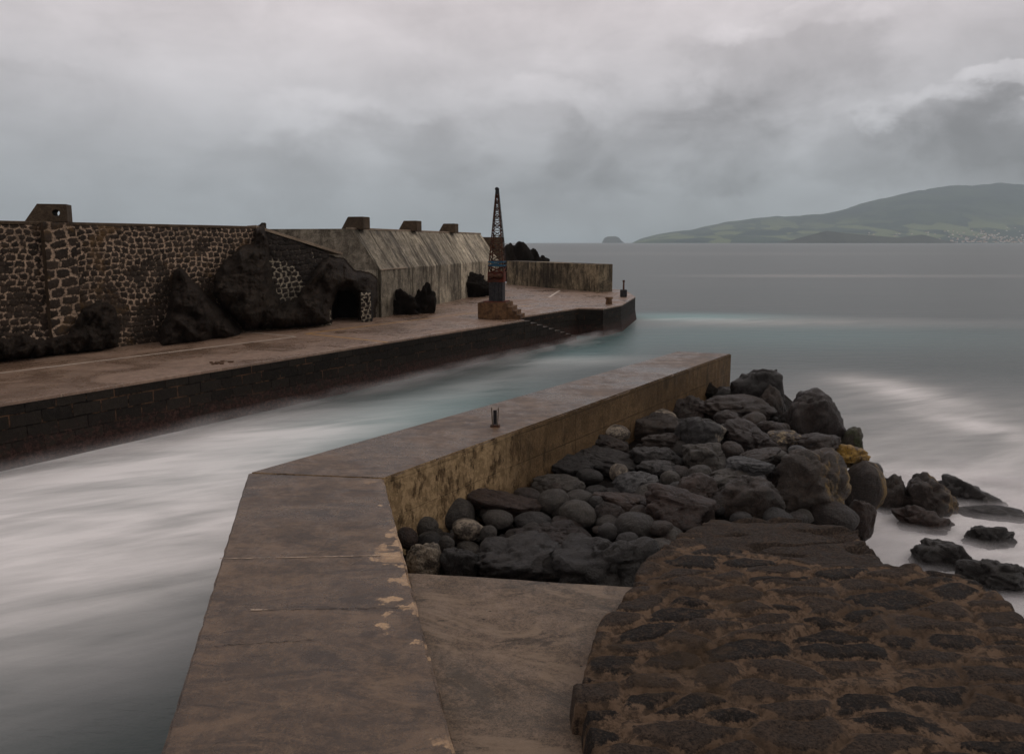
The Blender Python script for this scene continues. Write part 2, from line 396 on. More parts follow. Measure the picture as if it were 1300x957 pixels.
# ------------------------------------------------------------------ rocks
def rock_mesh(seed, sub=4, ang=1., rough=1., flat=False):
    rs = np.random.RandomState(seed)
    bm = bmesh.new(); bmesh.ops.create_icosphere(bm, subdivisions=sub, radius=1)
    n = np.array([v.co[:] for v in bm.verts]); n /= np.linalg.norm(n, axis=1)[:, None]
    K = 12 if ang > .7 else 15; P = rs.normal(size=(K, 3)); P /= np.linalg.norm(P, axis=1)[:, None]
    off = rs.uniform(.55, .95, K)
    if flat: P[0] = (rs.uniform(-.15, .15), rs.uniform(-.15, .1), 1); off[0] = .55; P[1] = (0, 0, -1); off[1] = .6
    q = np.clip(n@P.T/off, 0, None); pw = 34 if ang > .7 else 7
    r = (np.sum(q**pw, 1)+(.02 if ang > .7 else .25))**(-1/pw)
    r = r*ang+(1-ang)
    o = Vector(rs.uniform(-50, 50, 3))
    a = .36*rough; sc = .9
    disp = np.array([noise.fractal(Vector(v)*sc+o, 1., 2., 3) for v in n])*a*.6
    disp += np.array([noise.fractal(Vector(v)*3.2+o, .9, 2.2, 5) for v in n])*a*.22
    if ang > .5:
        disp += np.array([-max(0, .16-abs(noise.fractal(Vector(v)*1.5+o*3, 1., 2., 2))) for v in n])*.7*rough
        disp += np.array([abs(noise.noise(Vector((v[0]*1.6, v[1]*1.6, v[2]*4))+o*2)) for v in n])*-.16*rough
    v = n*(r+disp)[:, None]
    v -= (v.max(0)+v.min(0))/2; v /= (v.max(0)-v.min(0))/2
    for bv, c in zip(bm.verts, v): bv.co = c
    me = bpy.data.meshes.new('rock'); bm.to_mesh(me); bm.free()
    return me
def view_dims(P, w, h, py, deep=.8):
    sc = (P-CAM).dot(FW)/F
    a = w/2*sc; hp = h/2*sc; th = math.atan((py-308)/F)
    b = a*deep
    if b*math.sin(th) > .75*hp: b = .75*hp/math.sin(th)
    c = math.sqrt(max(hp*hp-(b*math.sin(th))**2, .01*hp*hp))/math.cos(th)
    return a, max(b, a*.35), c
def place_rock(name, label, cat, px, py, w, h, z, mat, seed, ang=1., rough=1., sink=.3, group=None, tilt=None, flat=False, deep=.8, grow=1.06, Y=None, sub=None):
    P = atY(px, py, Y) if Y else at(px, py, z)
    a, b, c = view_dims(P, w*grow, h*grow, py, deep)
    me = rock_mesh(seed, sub or (5 if w > 44 and Y is None else 4 if w > 22 else 3), ang, rough, flat)
    rs = random.Random(seed)
    if tilt is None: tilt = rs.uniform(-.18, .18)
    Mx = Matrix.Rotation(rs.uniform(-.25, .25), 4, 'Z') @ Matrix.Rotation(tilt, 4, 'Y') @ Matrix.Diagonal((a, b, c*(1+sink), 1))
    me.transform(Mx)
    o = link(name, me, mat, None, True)
    o.location = P - Vector((0, 0, c*sink*.85))
    tag(o, label, cat, group)
    return o

BG = 'loose boulders heaped beside the concrete wall'
# px, py, w, h, z, material, angularity, label
T = [
(578, 651, 47, 34, 2.05, 'grey', .25, 'smooth egg-shaped grey boulder near the bend of the concrete wall'),
(518, 660, 22, 25, 2.2, 'pale', .3, 'small pale speckled stone at the inner corner of the concrete wall'),
(541, 667, 30, 21, 2.1, 'grey', .2, 'oval grey cobble right of the small pale speckled corner stone'),
(594, 669, 38, 22, 2.15, 'pale', .5, 'pale cream lichened stone below the smooth egg-shaped boulder'),
(620, 676, 20, 17, 2.1, 'grey', .2, 'small round grey cobble touching the pale cream lichened stone'),
(538, 709, 45, 40, 2.3, 'pale', .6, 'white and dark patched block at the left corner of the concrete ramp'),
(581, 714, 48, 38, 2.2, 'dark', .8, 'dark blocky stone right of the white patched block'),
(662, 711, 138, 56, 2.2, 'dark', .9, 'long low dark slab boulder along the far edge of the ramp'),
(765, 714, 135, 66, 2.25, 'dark', 1., 'broad flat-topped dark boulder at the right corner of the ramp'),
(701, 679, 96, 32, 2.0, 'brown', .9, 'flat brown slab just behind the two dark boulders at the ramp'),
(634, 636, 112, 30, 2.1, 'red', .9, 'long reddish brown slab lying by the ochre wall face'),
(632, 657, 38, 20, 2.05, 'grey', .15, 'oval dark grey cobble in front of the long reddish slab'),
(677, 660, 46, 23, 2.0, 'dark', .4, 'humped dark cobble right of the oval grey cobble'),
(702, 634, 40, 25, 2.1, 'grey', .12, 'round grey-brown cobble, left one of the cobble cluster in mid pile'),
(734, 631, 37, 18, 2.1, 'grey', .12, 'round brownish cobble at the back of the mid pile cobble cluster'),
(733, 650, 46, 29, 2.1, 'grey', .12, 'largest round dark cobble, front of the mid pile cobble cluster'),
(719, 663, 37, 15, 2.0, 'brown', .3, 'low brown cobble under the largest round cobble'),
(708, 614, 68, 26, 2.0, 'grey', .6, 'wide humped grey-brown boulder by the foot of the wall'),
(717, 591, 76, 30, 2.0, 'dark', .8, 'dark lumpy boulder against the foot of the wall'),
(766, 582, 82, 28, 2.0, 'dark', .8, 'long dark grooved boulder right of the lumpy one at the wall'),
(786, 598, 23, 18, 2.2, 'pale', .2, 'small pale brown round cobble on top of the blue-grey boulder'),
(808, 614, 58, 30, 2.0, 'blue', .6, 'blue-grey craggy boulder in the middle of the pile'),
(806, 665, 50, 29, 2.1, 'grey', .15, 'smooth brown-grey oval cobble above the flat-topped dark boulder'),
(771, 653, 44, 34, 2.0, 'brown', .8, 'tan brown wedge boulder between the round cobbles'),
(790, 637, 86, 26, 2.0, 'red', .9, 'reddish plank-like slab crossing the middle of the pile'),
(866, 645, 94, 44, 2.1, 'red', 1., 'large pointed reddish brown boulder left of the lava slab'),
(771, 673, 24, 18, 2.1, 'dark', .4, 'small dark cobble left of the smooth brown-grey oval cobble'),
(796, 683, 28, 15, 2.1, 'dark', .4, 'small low dark stone under the smooth brown-grey oval cobble'),
(544, 643, 20, 19, 2.1, 'dark', .3, 'small dark cobble touching the left of the egg-shaped boulder'),
(566, 636, 28, 17, 2.1, 'dark', .3, 'low dark cobble behind the egg-shaped boulder'),
(517, 680, 27, 22, 2.2, 'red', .3, 'small reddish cobble below the pale corner stone'),
(546, 686, 32, 22, 2.1, 'dark', .5, 'rough dark cobble above the white patched block'),
(567, 689, 19, 18, 2.15, 'grey', .3, 'tiny grey cobble left of the long low dark slab boulder'),
(669, 627, 34, 15, 2.05, 'brown', .5, 'small flat brown stone left of the cobble cluster'),
(757, 636, 19, 13, 2.1, 'dark', .3, 'tiny dark cobble right of the cobble cluster'),
(530, 650, 18, 16, 2.1, 'dark', .3, 'tiny dark cobble behind the pale speckled corner stone'),
(502, 660, 16, 26, 2.1, 'dark', .4, 'narrow dark stone jammed against the near wall face'),
(838, 668, 31, 16, 2.1, 'brown', .3, 'small brown stone right of the smooth oval cobble'),
(888, 499, 50, 32, 2.1, 'black', .9, 'black craggy boulder leaning on the far end of the wall'),
(922, 501, 36, 20, 2.1, 'dark', .8, 'dark wedge stone at the seaward corner of the wall'),
(963, 490, 68, 46, 2.5, 'dark', 1., 'tall pointed blue-black boulder crowning the far end of the pile'),
(853, 511, 46, 22, 2., 'dark', .8, 'flat dark stone left of the black craggy boulder'),
(878, 521, 56, 34, 2.1, 'brown', .9, 'brown boulder below the black craggy boulder'),
(930, 516, 98, 34, 2.2, 'brown', .7, 'long rounded brown boulder below the tall pointed one'),
(979, 509, 30, 38, 2.2, 'brown', .8, 'upright brown boulder right of the long rounded one'),
(834, 525, 50, 15, 2.2, 'pale', .5, 'flat white lichened stone farthest along the wall'),
(830, 539, 70, 28, 2.1, 'brown', .8, 'broad brown boulder below the flat white lichened stone'),
(780, 548, 38, 17, 2.3, 'pale', .4, 'round white lichened stone halfway along the wall'),
(786, 537, 27, 16, 2.2, 'dark', .6, 'dark stone behind the round white lichened stone'),
(890, 550, 64, 42, 2.3, 'stain', .9, 'dark boulder with a white streak down its right side'),
(764, 563, 58, 26, 2.1, 'brown', .8, 'low brown boulder below the round white lichened stone'),
(839, 560, 64, 28, 2.1, 'brown', .8, 'brown boulder left of the white streaked one'),
(950, 553, 74, 36, 2.2, 'brown', .8, 'bulging brown boulder right of the white streaked one'),
(924, 532, 34, 20, 2.1, 'brown', .6, 'small brown stone above the bulging brown boulder'),
(957, 534, 30, 20, 2.1, 'brown', .4, 'small round brown stone below the long rounded boulder'),
(834, 579, 64, 26, 2.05, 'dark', .8, 'dark tilted slab above the blue-grey craggy boulder'),
(898, 581, 60, 32, 2.1, 'grey', .8, 'grey-brown smooth slab below the white streaked boulder'),
(929, 573, 30, 24, 2.1, 'brown', .5, 'round brown stone right of the grey-brown smooth slab'),
(836, 594, 56, 22, 2.05, 'dark', .7, 'low dark stone right of the pale brown round cobble'),
(851, 606, 25, 17, 2.1, 'grey', .3, 'small grey cobble right of the blue-grey craggy boulder'),
(889, 600, 30, 19, 2.1, 'grey', .4, 'grey cobble under the grey-brown smooth slab'),
(950, 589, 58, 18, 2.3, 'blue', .8, 'pale blue-grey flat stone, lightest stone of the upper pile'),
(968, 577, 56, 16, 2.15, 'brown', .7, 'thin brown slab behind the pale blue-grey flat stone'),
(930, 607, 64, 24, 2.1, 'grey', .7, 'grey slab in front of the pale blue-grey flat stone'),
(946, 626, 88, 44, 2.1, 'brown', .9, 'large brown boulder overhanging a dark hollow above the lava slab'),
(885, 621, 56, 38, 2.1, 'red', .8, 'reddish humped boulder above the pointed reddish brown one'),
(1034, 531, 74, 68, 1.9, 'brown', .95, 'very big upright boulder at the seaward edge of the pile'),
(1030, 567, 70, 32, 1.9, 'brown', .7, 'brown boulder at the foot of the very big upright boulder'),
(979, 544, 36, 20, 2.1, 'brown', .7, 'small brown stone left of the lichen flecked stone'),
(996, 554, 46, 17, 2.1, 'fleck', .7, 'lichen flecked stone left of the very big upright boulder'),
(1079, 556, 30, 28, 1.4, 'moss', .8, 'green mossy boulder at the seaward edge'),
(1076, 577, 54, 28, 1.7, 'yellow', .7, 'boulder covered in bright yellow lichen'),
(1032, 617, 96, 86, 1.9, 'sidelichen', .8, 'huge rounded boulder with ochre lichen on its right side'),
(1098, 613, 50, 52, 1.2, 'sidelichen', .5, 'dark round boulder below the bright yellow lichen boulder'),
(1057, 652, 60, 36, 1.5, 'brown', .5, 'rounded brown boulder under the huge lichened boulder'),
(1095, 656, 32, 40, 1.0, 'red', .6, 'rusty red block above the surf beside the lava slab'),
(992, 612, 46, 50, 1.9, 'brown', .8, 'shadowy brown boulder left of the huge lichened boulder'),
(1014, 572, 24, 13, 2.1, 'blue', .4, 'small grey stone above the huge lichened boulder'),
(1109, 598, 24, 20, .5, 'grey', .4, 'small wet stone in surf right of the yellow lichen boulder'),
]
for i, (px, py, w, h, z, m, ang, lab) in enumerate(T):
    flat = 'slab' in lab or 'flat' in lab
    place_rock('boulder' if w > 32 else 'cobble', lab, 'boulder' if w > 32 else 'stone', px, py, w, h, z, M[m], 100+i, ang, .75 if ang > .5 else .35, group=BG, flat=flat, deep=.85)
W = [
(1130, 630, 38, 36, .3, 'brown', .4, 'dark round sea rock nearest the pile, surf around it'),
(1183, 630, 74, 40, .35, 'sidelichen', .4, 'lumpy sea rock with an orange lichen patch'),
(1173, 660, 68, 26, .1, 'red', .6, 'reddish sea rock below the orange lichened one'),
(1219, 624, 92, 32, .1, 'dark', .6, 'long smooth sea rock farthest out in the surf'),
(1259, 652, 74, 14, -.02, 'dark', .4, 'nearly drowned low rock in white surf'),
(1254, 683, 58, 24, .05, 'dark', .5, 'half sunk dark rock at the right, surf streaming past'),
(1192, 703, 60, 30, .15, 'dark', .7, 'pointed dark rock slanting out of surf beside the jetty'),
(1268, 728, 84, 34, .2, 'dark', .6, 'wide dark rock nearest the jetty edge in the surf'),
]
for i, (px, py, w, h, z, m, ang, lab) in enumerate(W):
    place_rock('sea_rock', lab, 'rock', px, py-2, w, h+6, z+.12, M[m], 300+i, ang+.4, 1., group='rocks standing in the surf', sink=.55, tilt=.3 if 'pointed' in lab else .06, grow=1.12)

# ------------------------------------------------------------------ shore ground under the pile
xs = np.linspace(-4, 22, 105); ys = np.linspace(7, 36, 117)
GX, GY = np.meshgrid(xs, ys)
def ground_h(X, Y):
    sea = np.clip(X-(.36*Y+.3), 0, None)
    far = np.clip(Y-27.5, 0, None)
    return 1.72-sea*.95-far*.6
gz = ground_h(GX, GY)+npnoise(GX, GY, GX*0, .9, 4)*.16
wl_a = at(487, 607, 3.2); wl_b = at(928, 449, 3.2)
kx = wl_a.x+(GY-wl_a.y)*(wl_b.x-wl_a.x)/(wl_b.y-wl_a.y)
inside = (GX > np.where(GY < wl_b.y+.6, np.where(GY > wl_a.y, kx-.5, -1.2), 99))
gr = grid_obj('shore_ground', GX, GY, gz, M['black'], None, {}, inside); tag(gr, kind='structure')

# filler cobbles
rs = random.Random(11)
proto = [rock_mesh(500+k, 3, .35, .4) for k in range(6)]
for k, me in enumerate(proto):
    me.materials.append(M[['dark', 'grey', 'brown', 'dark', 'grey', 'brown'][k]])
    me.polygons.foreach_set('use_smooth', [True]*len(me.polygons))
cnt = 0
while cnt < 230:
    if cnt < 70: px = rs.uniform(497, 640); py = rs.uniform(640, 705); s = rs.uniform(.07, .16)
    else: px = rs.uniform(560, 1040); py = rs.uniform(520, 705); s = rs.uniform(.10, .26)
    P = at(px, py, 1.95)
    # keep off the wall side
    a = at(487, 607, 1.95); b = at(930, 449, 3.2)
    if py < 640 and px < 930:
        t = (px-487)/(928-487); yl = 607+(449-607)*t+50+28*(1-t)
        if py < yl: continue
    o = bpy.data.objects.new('cobble', proto[cnt % 6]); C.objects.link(o)
    o.location = (P.x, P.y, float(ground_h(np.array(P.x), np.array(P.y)))+s*.5+rs.uniform(0, .12))
    o.scale = (s*rs.uniform(.9, 1.35), s*rs.uniform(.8, 1.2), s*rs.uniform(.6, .9)); o.rotation_euler = (rs.uniform(-.3, .3), rs.uniform(-.3, .3), rs.uniform(0, 6))
    tag(o, 'small dark cobble wedged in a gap between larger boulders beside the wall', 'stone', 'small cobbles filling the gaps of the boulder pile')
    cnt += 1

# ------------------------------------------------------------------ foreground concrete wall with a path on top
ZT = 3.2
A0 = at(315, 600, ZT); B0 = at(487, 607, ZT); A1 = at(860, 446, ZT); B1 = at(928, 449, ZT)
L0 = at(232, 867, ZT); R0 = at(555, 867, ZT)
dL = (L0-A0).normalized(); dR = (R0-B0).normalized()
Ln = L0+dL*9; Rn = R0+dR*9
hw = empty('harbour_wall', (B0.x, B0.y, 0))
tag(hw, 'low bent concrete wall with a flat wet walkway top running from the foreground out to sea', 'sea wall')
def wall_block(pts, parent, name, seed):
    rnd = random.Random(seed); P = []; E = []
    for i, (a, ea) in enumerate(pts):
        b, eb = pts[(i+1) % len(pts)]; n = max(1, int((b-a).length/.16))
        for k in range(n):
            t = k/n; q = a.lerp(b, t)
            if k: q = q+Vector((rnd.gauss(0, .002), rnd.gauss(0, .002), 0))
            P.append(q)
    bm = bmesh.new(); n = len(P)
    lo = [bm.verts.new((p.x, p.y, -1.5)) for p in P]; hi = [bm.verts.new((p.x, p.y, ZT)) for p in P]
    top = bm.faces.new(hi)
    for i in range(n): bm.faces.new((lo[i], lo[(i+1) % n], hi[(i+1) % n], hi[i]))
    bmesh.ops.recalc_face_normals(bm, faces=bm.faces)
    if top.normal.z < 0: bmesh.ops.reverse_faces(bm, faces=bm.faces)
    bmesh.ops.bevel(bm, geom=list(top.edges), offset=.028, segments=2, affect='EDGES')
    for v in bm.verts:
        if v.co.z > 3.1 and v.co.z < 3.199: v.co += Vector((rnd.gauss(0, .004), rnd.gauss(0, .004), rnd.gauss(0, .004)))
    bm.normal_update(); box_uv(bm)
    for f in bm.faces: f.material_index = 0 if f.normal.z > .5 else 1
    me = bpy.data.meshes.new(name); bm.to_mesh(me); bm.free()
    return link(name, me, [M['walltop'], M['wallface']], parent)
# split in the near arm and the far arm, 6 mm joint between
wall_block([(A0, 0), (Ln, 0), (Rn, 0), (B0, 0)], hw, 'near_arm', 3)
e = (A1-A0).normalized()*.006
wall_block([(B0+e, 0), (B1, 0), (A1, 0), (A0+e, 0)], hw, 'far_arm', 4)
# ragged pale dry strip of mortar along the landward edge, 3 mm proud
def strip(name, pts, width, z, mat, parent, jit=0.):
    v = []; fc = []; n = len(pts)
    rnd = random.Random(len(pts)*7+int(pts[0].x*10))
    for i, p in enumerate(pts):
        a = pts[max(0, i-1)]; b = pts[min(n-1, i+1)]; d = (b-a); d.z = 0; d.normalize(); s = Vector((-d.y, d.x, 0))
        w = width/2*(1+rnd.uniform(-jit, jit))
        v += [tuple(p+s*w), tuple(p-s*w)]
        v[-1] = (v[-1][0], v[-1][1], z); v[-2] = (v[-2][0], v[-2][1], z)
        if i: k = 2*i; fc.append((k-2, k-1, k+1, k))
    return link(name, from_pydata(name, v, fc), mat, parent)
def wob(a, b, n, amp, z, seed):
    A = at(*a, z); B = at(*b, z); d = (B-A).normalized(); s = Vector((-d.y, d.x, 0))
    return [A.lerp(B, i/n)+s*amp*noise.fractal(Vector((i*.35, seed, 1)), 1, 2, 3) for i in range(n+1)]
strip('joint_strip', wob((279, 709), (345, 708), 14, .008, ZT, 1), .016, ZT+.004, M['joint'], hw, .6)
strip('joint_strip', wob((350, 708), (484, 705), 30, .008, ZT, 2), .02, ZT+.004, M['joint'], hw, .6)
strip('joint_strip', wob((318, 774), (340, 774), 8, .01, ZT, 3), .018, ZT+.004, M['joint'], hw, .9)
strip('crack', wob((340, 774), (520, 771), 40, .02, ZT, 4), .007, ZT+.004, M['crack'], hw, .8)
strip('crack', wob((272, 820), (400, 812), 30, .03, ZT, 6), .006, ZT+.004, M['crack'], hw, .8)
strip('crack', wob((322, 602), (484, 606), 30, .012, ZT, 5), .008, ZT+.004, M['crack'], hw, .8)
strip('scratch', wob((452, 727), (476, 718), 8, .004, ZT, 7), .006, ZT+.004, M['joint'], hw, .8)
strip('scratch', wob((444, 717), (458, 710), 8, .004, ZT, 8), .005, ZT+.004, M['joint'], hw, .8)

# mooring post on the wall
bp = at(628.5, 541, ZT)
post = empty('mooring_post', bp); tag(post, 'short rusty steel mooring post of upright plates on the walkway top', 'mooring post')
bm = bmesh.new(); add_box(bm, bp+Vector((0, 0, .012)), (.2, .16, .024)); bm_obj('base_plate', bm, M['rust'], post)
for s in (-1, 1):
    bm = bmesh.new(); vs = add_box(bm, bp+Vector((s*.052, 0, .21)), (.022, .11, .38))
    for v in vs:
        if v.co.z > bp.z+.3: v.co.x += s*.02
    bm_obj('plate', bm, plain('post_steel', (.07, .055, .04), (.14, .11, .08), 14), post)
bm = bmesh.new(); add_box(bm, bp+Vector((0, .012, .19)), (.075, .02, .3)); bm_obj('web', bm, M['darksteel'], post)

# ------------------------------------------------------------------ ramp
ZR = 3.08
ra = at(512, 727, ZR); rb = at(600, 731, ZR); rc_ = at(700, 738, ZR); rd = at(800, 744, ZR)
pw = lambda t: B0+dR*t
wl = [Vector((p.x+.004, p.y, 0)) for p in (R0+dR*8.9,)]
off = Vector((.006, 0, 0))
tA = (ra-B0).dot(dR)
P1 = B0+dR*tA+off
rp = prism('concrete_ramp', [P1, Rn+off, (6, Rn.y), (6, 5), (rd.x+.8, rd.y-.05), rd, rc_, rb], .8, ZR, M['ramp'], None, bevel=.02, step=.12, jit=.004, seed=9)
tag(rp, 'grey concrete slab between the walkway wall and the rubble stone jetty', 'ramp')

# ------------------------------------------------------------------ rubble stone jetty
ZJ = 3.35
JP = [(735, 867), (748, 826), (768, 784), (800, 748), (828, 706), (866, 676), (905, 655), (985, 651), (1086, 667), (1102, 688), (1125, 712), (1225, 727), (1264, 756), (1303, 786), (1420, 880), (1560, 1010)]
poly = [at(x, y, ZJ) for x, y in JP]
poly = [(p.x, p.y) for p in poly]
poly = [(poly[0][0]-.25, -5)]+[(poly[0][0]-.12, 4)]+poly+[(poly[-1][0]+.2, -5)]
def sdist(X, Y, poly):
    ins = np.zeros(X.shape, bool); d = np.full(X.shape, 9e9)
    n = len(poly)
    for i in range(n):
        x1, y1 = poly[i]; x2, y2 = poly[(i+1) % n]
        c = ((y1 > Y) != (y2 > Y)) & (X < (x2-x1)*(Y-y1)/((y2-y1) if abs(y2-y1) > 1e-9 else 1e-9)+x1); ins ^= c
        L2 = (x2-x1)**2+(y2-y1)**2; t = np.clip(((X-x1)*(x2-x1)+(Y-y1)*(y2-y1))/L2, 0, 1)
        d = np.minimum(d, np.hypot(X-x1-t*(x2-x1), Y-y1-t*(y2-y1)))
    return np.where(ins, d, -d)
xs = np.arange(-.3, 9.5, .03); ys = np.concatenate([np.arange(-5, 3.6, .15), np.arange(3.6, 11.8, .028)])
JX, JY = np.meshgrid(xs, ys)
wx = npnoise(JX, JY, JX*0+3, 1.1, 3); wy = npnoise(JX, JY, JX*0+9, 1.1, 3)
rot = -.16
U = (JX*math.cos(rot)-JY*math.sin(rot)); V = (JX*math.sin(rot)+JY*math.cos(rot))
e1, sid = stone_field(U+wx*.16, V+wy*.12, .62, .27, 21, .46, .40)
sd = sdist(JX, JY, poly)+wx*.05+(sid-.5)*.09
slabp = [at(x, y, ZJ) for x, y in ((860, 690), (905, 655), (985, 649), (1090, 665), (1128, 714), (1040, 712), (960, 700))]
ds = sdist(JX, JY, [(p.x, p.y) for p in slabp]); isl = np.clip(ds/.25+.5+wx, 0, 1)
fine = npnoise(JX, JY, JX*0, 3.2, 6)
prof = np.clip(e1/.34, 0, 1)**.55
crk = np.abs(npnoise(JX*.5, JY*2.2, JX*0+5, .8, 3))
top = ZJ-.05+prof*.06*(1-isl)+(sid-.5)*.035*(1-isl)+fine*.022+wx*.025-isl*np.clip(.09-crk, 0, .09)*.9
drop = np.clip(-sd, 0, None)
JZ = top-np.minimum(drop*9, 4.2)-np.clip(.05-sd, 0, .05)**2*6+fine*.12*np.clip(drop*6, 0, 1)
keep = sd > -1.0
jt = empty('rubble_jetty', (3, 6, 0)); tag(jt, 'dark rubble stone jetty of rough basalt set in brown mortar at bottom right', 'jetty')
mort = (1-np.clip(e1/.30, 0, 1))*(1-isl)*(drop < .05)
grid_obj('stone_paving', JX, JY, JZ, M['jettystone'], jt, {'mort': mort, 'sid': np.where(isl > .5, .62, np.where(sid < .4, sid*.2, .55+sid*.45))}, keep)

# ------------------------------------------------------------------ far quay
ZQ = 2.1
q = empty('stone_quay', (0, 45, 0)); tag(q, 'long stone quay with a concrete deck and black masonry side across the channel', 'quay')
def q2(px, py): p = at(px, py, ZQ); return (p.x, p.y)
f0 = Vector(q2(0, 512)); f1 = Vector(q2(440, 441)); f2 = Vector(q2(656, 407.5))
fd = (f2-f0).normalized(); fn = Vector((-fd.y, fd.x))
FL = f0-fd*22; F0 = f2+fd*.9
R0q = F0+fn*1.35; R1q = Vector(q2(734, 391)); C1 = Vector(q2(766, 391.5)); C2 = Vector(q2(789, 387)); C3 = Vector(q2(807, 376.5))
deckpts = [FL, F0, R0q, R1q, C1, C2, C3, Vector((11.8, 78)), Vector((2.5, 92)), Vector((-7, 92)), Vector((-24, 52)), Vector((-42, 24)), FL+fn*24]
prism('deck', deckpts, ZQ-.11, ZQ, [M['deck']], q, bevel=.03)
inset = [FL, F0, R0q, R1q, C1, C2, C3, Vector((11.8, 78)), Vector((2.5, 92)), Vector((-7, 92)), Vector((-24, 52)), Vector((-42, 24)), FL+fn*24]
cen = Vector((-8, 55))
def shrink(p, k=.06): return p
# masonry body slightly behind the coping, flaring at the foot
bm = bmesh.new()
n = len(inset)
def nrm2(i):
    a = inset[(i-1) % n]; b = inset[i]; c = inset[(i+1) % n]
    d1 = (b-a).normalized(); d2 = (c-b).normalized()
    m = Vector((d1.y+d2.y, -(d1.x+d2.x))); 
    return m.normalized()
rings = []
for z, o_ in ((ZQ-.108, -.03), (.9, -.02), (.1, .12), (-1.5, .3)):
    rings.append([bm.verts.new((p.x+nrm2(i).x*o_, p.y+nrm2(i).y*o_, z)) for i, p in enumerate(inset)])
for a, b in zip(rings[1:], rings[:-1]):
    for i in range(n): bm.faces.new((a[i], a[(i+1) % n], b[(i+1) % n], b[i]))
bm.normal_update(); box_uv(bm)
bm_obj('masonry_side', bm, M['quayface'], q)
# darker coping face
# staircase against the recess
st = bmesh.new(); ns = 9
for k in range(ns):
    s0 = k*.78; z1 = ZQ-.12-k*.2
    a = F0+fd*(s0+.004); b = F0+fd*(s0+.776)
    vs = []
    for z in (-1.2, z1):
        for p in (a-fn*.0, b-fn*.0, b+fn*1.345, a+fn*1.345): vs.append(st.verts.new((p.x, p.y, z)))
    for fcs in ((0, 1, 2, 3), (4, 5, 6, 7), (0, 1, 5, 4), (1, 2, 6, 5), (2, 3, 7, 6), (3, 0, 4, 7)): st.faces.new([vs[j] for j in fcs])
st.normal_update(); box_uv(st)
for f in st.faces: f.material_index = 1 if abs(f.normal.z) > .5 else 0
so = bm_obj('stairs', st, [M['quayface'], plain('wet_step_stone', (.035, .028, .022), (.07, .055, .045), 3)], q)
# painted lines (4 mm above the deck)
def pline(a, b, w, mat, name='painted_line'):
    A = at(*a, ZQ); B = at(*b, ZQ); strip(name, [A.lerp(B, i/12) for i in range(13)], w, ZQ+.004, mat, q, .15)
pline((-150, 492), (376, 427.5), .17, M['white'])
pline((312, 421.5), (374, 427), .10, M['white'])
pline((388, 423.5), (492, 434.5), .17, M['yellowpaint'])
pline((392, 423), (611, 396), .17, M['yellowpaint'])
pline((640, 391.5), (684, 386.5), .17, M['yellowpaint'])
pline((697, 377.5), (711, 368.5), .22, M['white'])
# joint lines across the deck are in the material; puddle debris
deb = at(283, 461, ZQ)
dbm = bmesh.new()
for k in range(7):
    rr = random.Random(k); add_box(dbm, Vector((rr.uniform(-.45, .45), rr.uniform(-.3, .3), .03)), (rr.uniform(.1, .3), rr.uniform(.08, .2), .05), Matrix.Rotation(rr.uniform(0, 3), 4, 'Z'))
do = bm_obj('rope_scrap', dbm, plain('brown_scrap', (.06, .035, .02), (.11, .06, .035), 9)); do.location = (deb.x, deb.y, ZQ+.004)
tag(do, 'small heap of brown scraps on the quay deck near its edge', 'debris')

# ------------------------------------------------------------------ breakwater wall
ZW = 7.9
bw = empty('breakwater_wall', (-12, 50, ZQ)); tag(bw, 'tall breakwater wall, rubble masonry at left and sloping weathered concrete at right', 'sea wall')
Wa = Vector((-27.4, 20.5)); Wb = Vector(q2(0, 458)); Wc = Vector((-14.1, 42.4))
Wa = Wb-(Wc-Wb).normalized()*9
wn = (Wc-Wb).normalized(); wn = Vector((wn.y, -wn.x))
prism('masonry_core', [Wa-wn*.02, Wc-wn*.02, Wc-wn*4, Wa-wn*4], ZQ-.5, ZW-.14, M['block'], bw)
stone_panel('masonry_face', Wa, Wc, ZQ-.02, ZW-.13, .055, .37, .27, 5, M['wallstone'], bw, .07, .27, mf=lambda s, t, n: np.clip(.25+np.clip((t-.30+.9*n-.25*(s-.5))/.2, 0, 1), 0, 1))
prism('top_course', [Wa+wn*.06, Wc+wn*.06, Wc-wn*4.05, Wa-wn*4.05], ZW-.14, ZW, M['block'], bw, bevel=.05, step=.4, jit=.03)
# pilaster under the first block
pc0 = at(58, 440, ZQ); pc1 = at(98, 440, ZQ)
def on_wall(px, off=0.):
    # intersect the view column of px with the wall line
    k = (px-650)/F*1.0
    d = (Wc-Wb); den = d.x-k*d.y*math.cos(0); 
    # X = k' * Y (camera at origin); k' includes pitch factor ~1
    t = (k*Wb.y-Wb.x)/den
    return Wb+d*t+wn*off
p0 = on_wall(57); p1 = on_wall(96)
prism('pilaster_core', [p0, p0+wn*.3, p1+wn*.3, p1], ZQ-.3, ZW-.02, M['block'], bw)
stone_panel('pilaster_face', p0+wn*.302, p1+wn*.302, ZQ, ZW-.02, .055, .72, .42, 9, M['wallstone'], bw, .05)
